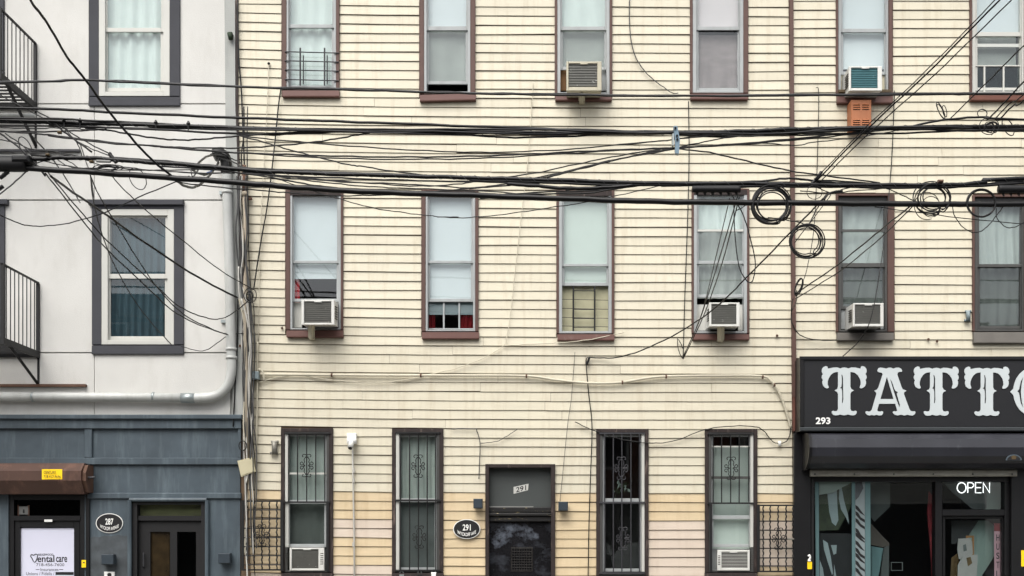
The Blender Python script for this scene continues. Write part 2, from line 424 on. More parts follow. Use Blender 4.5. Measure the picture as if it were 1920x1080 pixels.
def window(house, cas, sill=None, cw=9, casing='brown_paint', sillm='burgundy', frame='alum', fw=5, meet=None, mt=7,
           low=None, gl='glass', st=4, sash=None, cap=None, head=None, tilt=0, roomd=1.0, label=None, ud=-.02, ld=-.045, ctop=None, cside=None):
    x0, y0, x1, y1 = cas
    fl = .035 if x1 < 1460 else 0; ud += fl; ld += fl
    sash = sash or frame
    yb = y1 if sill is None else sill[0]
    cs = cside if cside is not None else cw
    ix0, iy0, ix1, iy1 = x0 + cs, y0 + (cw if ctop is None else ctop), x1 - cw, yb
    win = ring(MB(), ix0, iy0, ix1, iy1, fw, -.13, .012 + fl, b=fw * .7).build('window', frame, house)
    if label: win['label'] = label
    m = MB()
    m.box(x0, y0, ix0, yb, -.005, .052, .004); m.box(ix1, y0, x1, yb, -.005, .052, .004)
    m.box(ix0, y0, ix1, iy0, -.005, .05, .004)
    m.build('casing', casing, win)
    if cap: B('cap', casing, win, (*cap, -.002, .09), c=.005)
    if sill:
        m = MB(); sx0, sx1 = (x0, x1) if len(sill) < 3 else sill[2:]
        sd = .053 if casing == 'charcoal' else .075
        a = W(sx0, sill[1] + tilt, sd); b = W(sx1, sill[0], sd)
        m.xprism(a.x, b.x, [(-.1, a.z), (sd, a.z), (sd + .003, a.z + .01), (sd, b.z - .012), (-.1, b.z + .012)])
        if tilt:
            for v in m.v:
                v.z += (v.x - (a.x + b.x) / 2) / (b.x - a.x) * tilt / S
        m.build('sill', sillm, win)
    if head: B('head', head[1], win, (ix0 + .2, iy0 + .2, ix1 - .2, iy0 + head[0], -.1, .018 + fl))  # dark strip, shade of the recess under the casing put into its colour
    # sashes
    fx0, fy0, fx1, fy1 = ix0 + fw, iy0 + (head[0] if head else fw), ix1 - fw, iy1 - fw * .7
    low = low if low is not None else fy1
    if meet:
        us = ring(MB(), fx0 - 1, fy0 - 1, fx1 + 1, meet + mt / 2, st, ud - .02, ud, b=mt).build('sash', sash, win)
        B('pane', gl, win, (fx0 + st - 1, fy0 + st - 1, fx1 - st + 1, meet - mt / 2 + .6, ud - .014, ud - .009))
        ring(MB(), fx0 - 1, meet - mt / 2, fx1 + 1, low, st + 1, ld - .02, ld, b=st + 2, tp=mt).build('sash', sash, win)
        B('pane', gl, win, (fx0 + st, meet + mt / 2 - .6, fx1 - st, low - st - 1.4, ld - .014, ld - .009))
    # room behind
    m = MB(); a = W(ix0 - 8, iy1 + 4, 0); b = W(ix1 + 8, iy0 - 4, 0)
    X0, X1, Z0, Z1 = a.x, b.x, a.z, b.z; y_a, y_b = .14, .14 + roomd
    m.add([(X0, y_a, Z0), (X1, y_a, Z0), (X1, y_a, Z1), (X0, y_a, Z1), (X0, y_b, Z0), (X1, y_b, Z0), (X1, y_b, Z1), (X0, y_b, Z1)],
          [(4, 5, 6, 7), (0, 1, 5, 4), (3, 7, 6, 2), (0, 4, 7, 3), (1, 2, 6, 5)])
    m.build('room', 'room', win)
    win['inner'] = [fx0, fy0, fx1, fy1]
    return win

# ------------------------------------------------------------------ house 287 (white stucco)
def body(house, x0, x1, top, holes, mat, roofm='roof_tar'):
    """structural wall with openings, side walls and flat roof"""
    MB().slab(x0, top, x1, GY, holes, -.13, -.004).build('wall', mat, house)
    a = W(x0, GY, 0); b = W(x1, top, 0)
    m = MB(); m.bx((a.x, .131, 0), (a.x + .2, 9, b.z)); m.bx((b.x - .2, .131, 0), (b.x, 9, b.z)); m.bx((a.x + .2, 8.8, 0), (b.x - .2, 9, b.z))
    m.build('side_wall', mat, house)
    m = MB(); m.bx((a.x, -.3, b.z), (b.x, 9, b.z + .25)); m.build('roof', roofm, house)
hA = thing('stucco_house', 'white stucco house with charcoal window surrounds above a slate blue shopfront', 'house', W(0, GY))
AX0 = -420
wA = [(166, -110, 337, 198), (172, 383, 344, 664), (-165, -110, 7, 150), (-165, 383, 8, 660)]
op = [(x0 + 4, y0 + 4, x1 - 4, y1 - 4) for x0, y0, x1, y1 in wA]
shopA = [(17, 922, 160, GY), (246, 938, 386, GY)]
body(hA, AX0, 450, TOP, op + shopA, 'cement')
# stucco panels with recessed joints
rows = [(TOP, 194.5), (197, 374.5), (377.5, 660.5), (663, 779)]
for i, (ya, yb) in enumerate(rows):
    cols = [(AX0, 432)] if i in (0, 2) else [(AX0, 177.4), (178.6, 432)]
    for xa, xb in cols:
        if i == 3: xb = min(xb, 444)
        if i == 2: xb = min(xb, 438)
        MB().slab(xa, ya, xb, yb, op, -.003, .022).build('stucco_panel', 'stucco', hA)
m = MB()
vs = []
for (px, py) in ((421, TOP), (442, TOP), (443, 200), (465, 779), (439, 779), (426, 380)):
    vs.append((px, py))
m.prism([vs], -.002, .05, at=0); m.build('corner_strip', 'cement', hA)
window(hA, wA[0], cw=19, casing='charcoal', frame='vinyl', fw=12, meet=56, mt=8, st=5, sill=(180, 198), sillm='charcoal', label='upper window with a white sheet hung inside')
window(hA, wA[1], cw=18, casing='charcoal', frame='vinyl', fw=12, meet=518, mt=9, st=5, sill=(646, 664), sillm='charcoal', cap=(165, 374, 343, 383.5), ctop=9, label='window with teal curtains')
window(hA, wA[2], cw=18, casing='charcoal', frame='vinyl', fw=12, meet=40, mt=8, st=5, sill=(132, 150), sillm='charcoal')
window(hA, wA[3], cw=18, casing='charcoal', frame='vinyl', fw=12, meet=518, mt=9, st=5, sill=(642, 660), sillm='charcoal', cap=(-170, 373, 13, 382.5), ctop=9)
wavy(203, -100, 316, 174, -.2, .018, 5, 'curtain', 'curtain_white', 'crumpled white sheet hung in the upper window of the stucco house', ph=.2)
wavy(200, 398, 322, 642, -.2, .02, 9, 'curtain', 'curtain_teal', 'dark teal pleated curtain in the stucco house window beside the downpipe', ph=.4)
wavy(-140, -90, -15, 130, -.2, .02, 6, 'curtain', 'curtain_white', 'white curtain behind the upper fire escape')
wavy(-140, 395, -15, 640, -.2, .02, 6, 'curtain', 'curtain_teal', 'teal curtain behind the lower fire escape')
# thin ledges
B('ledge', 'iron_grey', hA, (AX0, 279.5, 148, 283.5, .0225, .07))
l_ = B('ledge', 'rust', hA, (AX0, 720, 160, 725, .0225, .08)); l_['label'] = 'rust stained metal ledge'
# shopfront of 287
sA = MB().slab(AX0, 779, 451, GY, [(17, 868, 160, GY), (246, 938, 386, GY)], -.003, .02).build('shopfront', 'slate', hA)
B('cornice', 'slate', sA, (AX0, 777, 453, 786, .0205, .12), c=.012)
B('frieze', 'slate', sA, (AX0, 786.4, 452, 803.5, .0205, .075), c=.006)
m = MB(); m.box(158, 804, 172, 858, .0205, .06, .006); m.build('stile', 'slate', sA); m = MB(); m.box(446, 804, 451.5, 858, .0205, .06, .004); m.build('stile', 'slate', sA)
B('rail', 'slate', sA, (AX0, 858.4, 452, 871, .0205, .065), c=.006)
B('rail', 'slate', sA, (163, 924, 452, 935, .0205, .055), c=.01)
MB().prism([[(168, 1009), (176, 1006), (186, 1007.5), (197, 1004), (209, 1005.5), (221, 1003), (232, 1005), (242, 1004), (242, GY), (168, GY)]], .0205, .0225).build('worn_panel', 'slate_worn', sA)
# brown rolling shutter box
m = MB(); a = W(AX0, 0, .35); 
def prof(pts, at=.0): return [(d, W(0, y, at).z) for d, y in pts]
xr = W(153, 0, .3).x
m.xprism(a.x, xr, prof([(.0205, 869), (.2, 868.5), (.32, 884), (.32, 902), (.2, 926), (.0205, 926)], .2))
sb = m.build('shutter_box', 'shutter_brown', sA)
sb['label'] = 'brown metal shutter box'
m = MB(); m.xprism(xr + .002, xr + .05, prof([(.0205, 871), (.2, 872), (.28, 887), (.28, 902), (.18, 923), (.0205, 923)], .2)); m.build('end_plate', 'rust', sb)
m = MB(); m.bar(W(158, 896, .2), W(178, 895, .2), .016, 8); m.bar(W(150, 889, .24), W(161, 902, .24), .03, 8); m.build('crank_stub', 'iron_grey', sb)
for y in (871, 921): MB().bar(W(165, y, .02), W(165, y, .12), .012, 8).build('bolt', 'iron_grey', sb)
# dental shop entrance
m = MB(); m.box(17.5, 922, 26, GY, -.12, .0); m.box(150, 922, 159.5, GY, -.12, .0); m.box(26, 922, 150, 937, -.12, -.004); m.box(26, 967, 150, 976, -.12, .01)
dA = m.build('shop_door', 'black_paint', hA)
B('pane', 'glass_dark', dA, (26.5, 937.5, 149.5, 966.5, -.06, -.054))
m = ring(MB(), 26.5, 976.5, 149.5, GY - 2, 11, -.1, -.02, tp=12); m.build('door_leaf', 'black_paint', dA)
B('pane', 'glass_dark', dA, (37, 988, 139, GY - 14, -.062, -.056))
B('glass_backing', 'room', dA, (18, 923, 159, GY, -.9, -.85))
B('jamb', 'black_paint', dA, (160.2, 922, 167.5, GY, .0205, .05), c=.006)
# residential door 287
m = MB(); m.box(246.5, 938.5, 257, GY, -.12, .03); m.box(377, 938.5, 385.5, GY, -.12, .03); m.box(257, 938.5, 377, 946, -.12, .026); m.box(257, 967, 377, 976, -.12, .0)
rA = m.build('front_door', 'black_soft', hA)
B('pane', 'glass', rA, (257.5, 946.5, 376.5, 966.5, -.06, -.054))
B('glass_backing', 'olive_reflection', rA, (250, 940, 384, 975, -.12, -.085))  # olive sheet paints in the reflection on the transom glass
MB().slab(258, 977, 376, GY - 2, [(280, 997, 317, 1150), (330, 997, 366, 1150)], -.1, -.04).build('door_leaf', 'black_soft', rA)
B('pane', 'amber_glass', rA, (279, 996, 318, 1151, -.08, -.074))
B('pane', 'glass_dark', rA, (329, 996, 367, 1151, -.08, -.074))
MB().tube([W(269, 1037, -.04), W(269, 1039, .0), W(269, 1062, .0), W(269, 1064, -.04)], .009, 6).build('handle', 'iron_grey', rA)
B('glass_backing', 'room', rA, (250, 980, 384, GY, -.9, -.85))
m = MB(); m.tube([W(243, GY, .06), W(243, 938, .06)], .03, 8); m.tube([W(243, 937, .06), W(388, 937, .06)], .028, 8); m.tube([W(388, 938, .06), W(388, GY, .06)], .028, 8)
m.build('surround_pipe', 'slate', rA)
# ------------------------------------------------------------------ clapboard houses
def siding(house, xl, xr, y_at, n0, n1, sp, holes, fy, colour, joints=True):
    """individual courses; y_at(n) = lower edge row, fy(x) = settlement"""
    for n in range(n0, n1):
        yb = y_at(n); yt = yb - sp; yc = (yb + yt) / 2
        x_l, x_r = xl(yb), xr(yb)
        cuts = sorted([(h[0], h[2]) for h in holes if h[1] < yc < h[3] and h[2] > x_l and h[0] < x_r])
        iv = []; cur = x_l
        for a, b in cuts:
            if a - cur > 4: iv.append((cur, a))
            cur = max(cur, b)
        if x_r - cur > 4: iv.append((cur, x_r))
        if joints and not cuts:
            k = random.uniform(.15, .45) * (x_r - x_l) + x_l; k2 = k + random.uniform(.25, .45) * (x_r - x_l)
            iv = [(x_l, k - .25), (k + .25, k2 - .25), (k2 + .25, x_r)]
        for a, b in iv:
            m = MB(); nx = max(1, int((b - a) / 55)); vs = []; fs = []
            w1, w2 = random.uniform(-.5, .5), random.uniform(-.5, .5); lift = random.uniform(-.003, .003)
            if random.random() < .1: w1 += random.choice((-.7, .9)); w2 += random.choice((-.5, .6))
            for i in range(nx + 1):
                x = a + (b - a) * i / nx; o = fy(x) + w1 + (w2 - w1) * i / nx + random.uniform(-.3, .3)
                zb = W(x, yb + o - .42, 0).z; zt = W(x, yt + o + .3, 0).z; X = W(x, 0, 0).x
                for d, z in ((.004, zb + .006), (.0175 + lift, zb - .001), (.0195 + lift, zb + .004), (.006, zt), (-.002, zt)):
                    vs.append((X, -d, z))
            for i in range(nx):
                for k in range(4):
                    q = i * 5 + k; fs.append((q, q + 5, q + 6, q + 1))
            fs.append((0, 1, 2, 3, 4)); e = nx * 5; fs.append((e + 4, e + 3, e + 2, e + 1, e))
            m.add(vs, fs); m.build('clapboard', colour(yc, a, b), house)
hB = thing('clapboard_house', 'cream clapboard row house with a burned black front door', 'house', W(970, GY))
hC = thing('clapboard_house', 'cream clapboard house with a black shop sign over a tattoo shop', 'house', W(1800, GY))
R1 = {'w1': (528, -98, 636, 181), 'w2': (786, -96, 891, 188), 'w3': (1040, -95, 1148, 188), 'w4': (1294, -97, 1403, 186)}
R2 = {'w1': (535, 352, 643, 632), 'w2': (790, 355, 897, 635), 'w3': (1043, 355, 1152, 638), 'w4': (1297, 353, 1405, 637)}
R3 = {'g1': (527, 803, 624, 1082), 'g2': (735, 804, 831, 1080), 'g3': (1118, 804, 1216, 1092), 'g4': (1322, 804, 1420, 1082)}
doorB = (910, 870, 1041, GY)
holesB = [*R1.values(), *R2.values(), *R3.values(), doorB]
inset = lambda h, k=5: (h[0] + k, h[1] + k, h[2] - k, h[3] - k)
body(hB, 450.5, 1481, TOP, [inset(h) for h in holesB[:-1]] + [(915, 875, 1036, GY)], 'underlay')
fB = lambda x: 3.6 - 7.6 * math.exp(-(x - 440) / 280)
def colB(y, a, b):
    if y < 922: return 'cream'
    if a > 820 and b < 930: return 'peach'
    if a > 1030 and b < 1125: return 'peach'
    if b < 540: return 'peach'
    if y < 974: return 'peach'
    return 'peach' if random.random() < .12 else 'cream' if random.random() < .1 else 'blush'
siding(hB, lambda y: 440 + max(0, y - 60) * .03, lambda y: 1478 + max(0, y) * .008, lambda n: 11.4 + 17.18 * n, -11, 73, 17.18, holesB, fB, colB)
C1 = {'w5': (1568, -97, 1674, 193), 'w6': (1819, -95, 1926, 188)}
C2 = {'w5': (1568, 363, 1677, 639), 'w6': (1824, 365, 1932, 644)}
X3 = [(2075, -95, 2181, 190), (2078, 365, 2184, 640)]
holesC = [*C1.values(), *C2.values(), *X3]
CX1 = 2330
body(hC, 1481.5, CX1, TOP, [inset(h) for h in holesC] + [(1524, 870, 1892, GY)], 'underlay')
siding(hC, lambda y: 1484 + max(0, y) * .008, lambda y: CX1, lambda n: 3 + 17.15 * n, -10, 40, 17.15, holesC, lambda x: 0, lambda *a: 'cream')
m = MB(); m.prism([[(1477.5, TOP), (1484.5, TOP), (1492, 745), (1484, 745)]], -.002, .058, at=0); m.build('corner_trim', 'brown_paint', hB)
m = MB(); m.prism([[(442, TOP), (445.5, TOP), (448, 210), (454, 500), (451, 500), (444.5, 210)]], -.002, .052, at=0); m.build('corner_trim', 'door_frame', hB)
for h, x0, x1 in ((hB, 441, 1481), (hC, 1482, CX1), (hA, AX0, 440)):
    B('cornice', 'brown_paint' if h != hA else 'charcoal', h, (x0, TOP - 6, x1, TOP + 30, .06, .4), c=.03)

# windows of 291, top floor
W1 = window(hB, R1['w1'], (168, 181, 529, 636), cw=6, cside=9, meet=49, mt=7, frame='alum', fw=4, sash='alum', low=166, label='window with a low bar guard')
window(hB, R1['w2'], (175, 186, 787, 892), cw=9, meet=53, mt=8, frame='alum', low=158, fw=5, tilt=2.5)
window(hB, R1['w3'], (177, 188, 1041, 1147), cw=5, meet=53, mt=7, low=131, fw=6)
window(hB, R1['w4'], (174, 186, 1295, 1403), cw=9, cside=5, meet=53, mt=7, low=171, fw=7)
# middle floor
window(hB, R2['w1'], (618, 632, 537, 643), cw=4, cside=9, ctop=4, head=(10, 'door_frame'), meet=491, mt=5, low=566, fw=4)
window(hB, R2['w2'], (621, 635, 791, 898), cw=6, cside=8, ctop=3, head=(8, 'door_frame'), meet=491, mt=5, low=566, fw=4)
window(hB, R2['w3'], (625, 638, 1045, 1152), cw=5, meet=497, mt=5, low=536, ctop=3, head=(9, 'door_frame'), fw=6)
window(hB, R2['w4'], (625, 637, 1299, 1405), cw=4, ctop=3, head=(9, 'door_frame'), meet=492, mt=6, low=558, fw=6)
# ground floor
for k, mm, lw, ll in (('g1', 941, 1026, None), ('g2', 938, 1070, None), ('g3', 938, 1072, None), ('g4', 970, 1026, None)):
    win = window(hB, R3[k], (1073 if k != 'g3' else 1080, 1082 if k != 'g3' else 1090), cw=7, casing='door_frame', sillm='door_frame', frame='alum_dark', sash='alum', fw=5, meet=mm, mt=7, low=lw)
    x0, y0, x1, y1 = win['inner']
    jx = {'g1': (534.5, 541), 'g2': (742.5, 748.5), 'g3': (1203, 1208.5), 'g4': (1407, 1412.5)}[k]
    B('jamb', 'vinyl', win, (jx[0], 813, jx[1], lw, .0, .05), c=.003)
    if k == 'g1': B('rail', 'vinyl', win, (x0, 886, x1, 889.5, 0.017, .03))
    if k == 'g4':
        B('rail', 'vinyl', win, (x0, 836, x1, 838.5, .017, .03)); B('rail', 'alum_dark', win, (x0, 893, x1, 898, .017, .03))
B('rail', 'vinyl', hB, (1308, 430, 1394, 434, .017, .03))
B('rail', 'alum_dark', hC, (1578, 430, 1660, 434.5, -.018, .0))
# houses 293
window(hC, C1['w5'], (175, 193, 1570, 1674), cw=7, cside=4, meet=57, mt=7, low=140, fw=5, frame='alum')
window(hC, C1['w6'], (177, 188, 1820, 1930), cw=4, cside=4, meet=64, mt=8, low=170, fw=6, frame='vinyl', sillm='brick_red')
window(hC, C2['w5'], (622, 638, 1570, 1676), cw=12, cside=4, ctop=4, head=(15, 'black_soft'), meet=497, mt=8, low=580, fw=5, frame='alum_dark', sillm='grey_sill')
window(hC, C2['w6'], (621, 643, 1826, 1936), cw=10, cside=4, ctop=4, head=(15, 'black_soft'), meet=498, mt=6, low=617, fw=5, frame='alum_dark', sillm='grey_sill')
for i, h in enumerate(X3): window(hC, h, (h[3] - 14, h[3]), cw=8, meet=(h[1] + h[3]) / 2, fw=5)
for h in X3: wavy(h[0] + 12, h[1] + 12, h[2] - 12, h[3] - 18, -.22, .012, 6, 'curtain', 'curtain_white', 'white curtain in a window beyond the end of the shop sign', group='curtains beyond the sign')
# cloth and shades behind the glass
wavy(541, -88, 631, 166, -.2, .01, 4, 'curtain', 'curtain_white', 'pale curtain behind the low bar guard on the top floor', ph=.1)
flat(797, -85, 882, 53, -.17, 'roller_blind', 'shade_white', 'white roller blind over a raised grey screen, top floor', 'blind')
wavy(797, 53, 882, 152, -.2, .008, 2, 'curtain', 'curtain_grey', 'grey net below the white blind of the top floor window', ph=.3)
wavy(1049, -85, 1140, 54, -.18, .01, 3, 'curtain', 'curtain_white', 'white curtain above the beige air conditioner, top floor')
flat(1049, 55, 1140, 128, -.2, 'roller_blind', 'curtain_grey', 'grey blind just above the beige air conditioner', 'blind')
flat(1300, -85, 1394, 52, -.17, 'roller_blind', 'shade_pink', 'pinkish white blind in the top floor window by the corner trim', 'blind')
wavy(1300, 66, 1394, 168, -.2, .012, 3, 'curtain', 'curtain_mauve', 'mauve grey patterned net in the top floor window by the corner trim', ph=.7)
flat(544, 365, 640, 523, -.16, 'roller_blind', 'shade_white', 'white roller shade half drawn above a red curtain and air conditioner', 'blind')
wavy(546, 515, 562, 570, -.22, .012, 3, 'curtain', 'curtain_red', 'red curtain edge showing beside the air conditioner')
flat(797, 365, 893, 590, -.16, 'roller_blind', 'shade_white', 'white roller shade drawn low over two red curtains', 'blind')
wavy(800, 575, 816, 620, -.22, .012, 3, 'curtain', 'curtain_red', 'red curtain at the left of the three part screen', ph=.2)
wavy(862, 575, 892, 620, -.22, .014, 4, 'curtain', 'curtain_red', 'wide red curtain at the right of the three part screen', ph=.6)
flat(1048, 365, 1147, 536, -.16, 'roller_blind', 'shade_green', 'pale green roller shade above a black bar guard', 'blind')
wavy(1048, 537, 1147, 626, -.22, .006, 3, 'curtain', 'curtain_cream', 'cream quilted curtain behind the black bar guard', ph=.5)
wavy(1304, 365, 1400, 432, -.17, .012, 5, 'curtain', 'curtain_white', 'white curtain behind the hanging terminal block')
wavy(1304, 432, 1400, 560, -.21, .012, 5, 'curtain', 'curtain_grey', 'grey net curtain above the air conditioner by the corner trim', ph=.3)
wavy(532, 808, 620, 940, -.2, .012, 6, 'curtain', 'curtain_pale', 'grey curtain behind the scroll guard nearest the stucco house')
wavy(532, 940, 620, 1026, -.24, .01, 3, 'curtain', 'curtain_deep', 'dim grey curtain above the ground floor air conditioner by the open grille', ph=.4)
wavy(742, 810, 826, 936, -.2, .014, 7, 'curtain', 'curtain_pale', 'pleated grey curtain in the barred window beside the security camera')
flat(742, 937, 826, 1072, -.15, 'insect_screen', 'screen', 'grey insect screen in the lower half of the barred window beside the camera', 'screen')
flat(1327, 838, 1416, 968, -.19, 'roller_blind', 'curtain_pale', 'grey shade behind the scroll guard beside the shop', 'blind')
flat(1327, 970, 1416, 1030, -.21, 'roller_blind', 'shade_green', 'pale shade over the ribbed ground floor air conditioner', 'blind')
flat(1572, -85, 1660, 130, -.18, 'roller_blind', 'shade_white', 'pale shade above the teal air conditioner', 'blind')
flat(1826, -85, 1912, 60, -.18, 'roller_blind', 'shade_white', 'pale shade in the top floor window crossed by the diagonal wires', 'blind')
flat(1826, 62, 1905, 125, -.24, 'roller_blind', 'curtain_grey', 'grey shade above the sliding screens', 'blind')
wavy(1574, 380, 1662, 500, -.18, .012, 4, 'curtain', 'curtain_dim', 'white curtain in the dark framed window above the shop sign')
wavy(1574, 500, 1662, 585, -.22, .012, 4, 'curtain', 'curtain_deep', 'grey net behind the round fan above the shop sign', ph=.3)
wavy(1829, 380, 1912, 500, -.18, .014, 5, 'curtain', 'curtain_dim', 'white curtain in the dark framed window beside the hook on the siding')
wavy(1829, 500, 1912, 612, -.22, .014, 4, 'curtain', 'curtain_deep', 'grey drape in the dark framed window beside the hook on the siding', ph=.6)
# potted leaves and folded cloth behind the barred window right of the door
t = thing('house_plant', 'pale leaved house plant behind the barred window right of the black door', 'plant', W(1170, 925, -.3))
for i in range(16):
    a = random.uniform(0, 6.28); r_ = random.uniform(4, 16); c_ = (1165 + r_ * 1.4 * math.cos(a), 915 + .7 * r_ * math.sin(a))
    s_ = random.uniform(3, 6); an = random.uniform(0, 3.14)
    MB().prism([[(c_[0] + s_ * k * math.cos(an + q), c_[1] + s_ * k * math.sin(an + q)) for q, k in ((0, 1.2), (1.2, .6), (2.5, .7), (3.6, 1), (5, .6))]], -.3 - .01 * i, -.297 - .01 * i).build('leaf', 'pale_panel' if i % 3 else 'plant', t)
m = MB(); m.tube(spline([W(1152, 935, -.3), W(1160, 915, -.32), W(1172, 905, -.3)]), .006); m.build('stem', 'plant', t)
m = MB(); m.prism([[(1128, 1020), (1140, 1018), (1148, 1032), (1146, 1042), (1135, 1038)]], -.3, -.2); m.prism([[(1146, 1046), (1162, 1028), (1185, 1016), (1205, 1018), (1205, 1064), (1150, 1064)]], -.32, -.22)
tag(m.build('folded_cloth', 'screen_dark', None), 'grey folded cloth lying inside the barred window right of the black door', 'cloth')

# front door 291
fd = MB(); fd.box(910, 870, 917, GY, -.01, .06, .006); fd.box(1033, 870, 1041, GY, -.01, .06, .006); fd.box(917, 870, 1033, 877, -.01, .058, .006)
fd = fd.build('front_door', 'door_frame', hB); fd['label'] = 'scorched black front door with peeling transom bar'
B('transom', 'transom_grey', fd, (916, 876, 1034, 951, -.12, -.07))
m = MB(); m.box(916, 951, 1034, 961, -.12, -.02, .01); m.box(916, 961.5, 1034, 968, -.12, .0, .012); m.box(916, 968.5, 1034, 978, -.12, -.03, .01); m.build('transom_bar', 'door_peel', fd)
dl = B('door_leaf', 'door_black', fd, (917, 979, 1034, GY - 3, -.14, -.09), c=.004)
m = MB(); ring(m, 958, 1026, 999, 1072, 1.5, -.09, -.082)
for i in range(9):
    m.bar(W(960 + i * 4.6, 1027, -.083), W(960 + i * 4.6, 1071, -.083), .004, 4)
for i in range(9):
    m.bar(W(959, 1029 + i * 5, -.081), W(998, 1029 + i * 5, -.081), .004, 4)
m.build('mesh_vent', 'mesh_dark', fd)
B('sill_strip', 'paper', fd, (917, 949.2, 1000, 951, -.07, -.05))
card = tag(MB().prism([[(963, 913), (991, 907), (990, 919), (963, 926)]], -.0698, -.066).build('number_card', 'card', None), 'tilted white card numbered 291 in the door transom', 'number card')
text('digits', '291', (967.5, 911.8, 986.5, 921.2), -.0645, 'print_black', card, bold=.012, slant=-4.5)

# guards
def scroll(parent, cx, cy, d, s=1.0, mat='iron'):
    m = MB()
    def arc(pts): m.tube(spline([W(cx + x * s, cy + y * s, d) for x, y in pts], 5), .006, 5)
    for sx in (-1, 1):
        for sy in (-1, 1):
            arc([(0, sy * 19), (sx * 3, sy * 21), (sx * 7, sy * 20.5), (sx * 8, sy * 17.5), (sx * 6, sy * 16)])
            arc([(sx * 2, sy * 16), (sx * 5, sy * 11), (sx * 4, sy * 7), (sx * 6, sy * 3), (sx * 3, 0)])
            arc([(sx * 3, 0), (sx * 7, sy * 1.5), (sx * 11, sy * 1.5), (sx * 12, sy * 5), (sx * 9, sy * 7), (sx * 7.5, sy * 4.5)])
    m.box(cx - 3, cy - 17 * s, cx + 3, cy - 15 * s, d - .008, d + .008); m.box(cx - 3, cy + 15 * s, cx + 3, cy + 17 * s, d - .008, d + .008)
    return m.build('scroll_ornament', mat, parent)
def bars(house, x0, x1, y0, y1, xs, scr, d=.065, mat='iron', rail=None, label=None):
    g = MB().box(x0, y0, x1, y0 + 2.5, d - .01, d + .01).build('window_guard', mat, house)
    B('rail', mat, g, (x0, y1 - 3, x1, y1, d - .012, d + .014))
    if rail: B('rail', mat, g, (x0, rail - 2.5, x1, rail + 1, d - .01, d + .014))
    if label: g['label'] = label
    for x in xs: MB().bar(W(x, y0 + 1, d), W(x, y1 - 1, d), .0085, 6).build('bar', mat, g)
    for cx, cy in scr: scroll(g, cx, cy, d + .006, 1.0, mat)
    return g
bars(hB, 533, 619, 811, 943, (541, 558, 575, 592, 609), [(575, 873)])
B('guard_post', 'iron', hB, (611.5, 943, 616.5, 1070, .055, .08))
bars(hB, 741, 826, 810, 1071, (751, 768, 784.5, 801, 817), [(784, 874), (786, 1007)], rail=939)
bars(hB, 1124, 1209, 811, 1076, (1134, 1150, 1166, 1183, 1199), [(1165, 878), (1168, 1010)], rail=943, mat='iron_grey')
bars(hB, 1327, 1414, 812, 945, (1337, 1353, 1370, 1386, 1404), [(1371, 878)])
B('guard_post', 'iron', hB, (1331, 945, 1335.5, 1073, .055, .08))
def grille(x0, y0, x1, y1, vx, hy, scr, d, label, thick):
    m = MB(); m.box(x0, y0, x1, y0 + 3, d - .012, d + .012); m.box(x0, y1 - 3, x1, y1, d - .012, d + .012)
    m.box(x0, y0 + 3, x0 + thick[0], y1 - 3, d - .012, d + .013); m.box(x1 - thick[1], y0 + 3, x1, y1 - 3, d - .012, d + .013)
    g = m.build('open_grille', 'iron', hB); g['label'] = label
    for x in vx:   # twisted bars
        pts = [W(x, y0 + 3 + (y1 - y0 - 6) * i / 48, d) + Vector((.005 * math.cos(i * 1.6), .005 * math.sin(i * 1.6), 0)) for i in range(49)]
        MB().tube(pts, .0105, 5).build('bar', 'iron', g)
    for y in hy: MB().bar(W(x0 + 2, y, d - .004), W(x1 - 2, y, d - .004), .0085, 5).build('cross_bar', 'iron', g)
    scroll(g, *scr, d + .008, .95)
    return g
grille(452, 938, 531, 1070, (463, 476.5, 491, 505, 519), (956, 973, 990.5, 1008, 1025, 1042, 1059), (491, 1004), .09, 'open twisted bar grille folded against the siding beside the stucco house', (5, 5.5))
grille(1420, 946, 1500, 1073, (1431, 1444, 1459, 1474, 1487), (960, 977, 994, 1011, 1028, 1046, 1061), (1460, 1010), .09, 'open twisted bar grille folded against the siding beside the shop', (5, 3))
m = MB(); m.box(1477, 1009, 1503, 1011.5, .1, .12); m.box(1490, 1010, 1494, 1019, .105, .12)
m.build('hasp', 'galv_dirty', hB)
# top floor low guard (533-635, 90-165)
m = MB()
for y in (97, 114, 131, 149): m.bar(W(534, y, .06), W(635, y + 2.5, .06), .008, 5)
gd = m.build('window_guard', 'iron_grey', hB)
for x in (563, 608.5): MB().bar(W(x, 90, .07), W(x, 160, .07), .012, 6).build('bar', 'iron_grey', gd)
for x in (569, 613.5): MB().bar(W(x, 104, .05), W(x, 158, .05), .008, 6).build('bar', 'iron_grey', gd)
m = MB()
for y in (561, 578, 595, 611): m.bar(W(1050, y, -.03), W(1142, y + 2, -.03), .004, 5)
gd = m.build('window_guard', 'iron', hB)
for x in (1075, 1115): MB().bar(W(x, 537, -.02), W(x, 622, -.02), .012, 6).build('bar', 'iron', gd)
for y in (545, 580, 597, 614): MB().bar(W(1076, y, -.02), W(1114, y + .5, -.02), .006, 5).build('cross_bar', 'iron', gd)
# sliding screens
def slide(x0, y0, x1, y1, xs, house, paint='vinyl'):
    g = ring(MB(), x0, y0, x1, y1, 2.5, -.06, -.03).build('sliding_screen', paint, house)
    for x in xs: B('mullion', paint, g, (x - 1.5, y0 + 2.5, x + 1.5, y1 - 2.5, -.06, -.032))
    B('mesh', 'glass_dark', g, (x0 + 2, y0 + 2, x1 - 2, y1 - 2, -.05, -.047))
slide(799, 560, 893, 618, (832, 861), hB, 'alum')
slide(1825, 122, 1915, 174, (1846, 1882), hC)
B('top_rail', 'vinyl', hC, (1824, 82, 1915, 88, -.08, -.055))
B('inner_frame', 'alum_dark', hC, (1652, 0, 1660, 170, -.16, -.14))
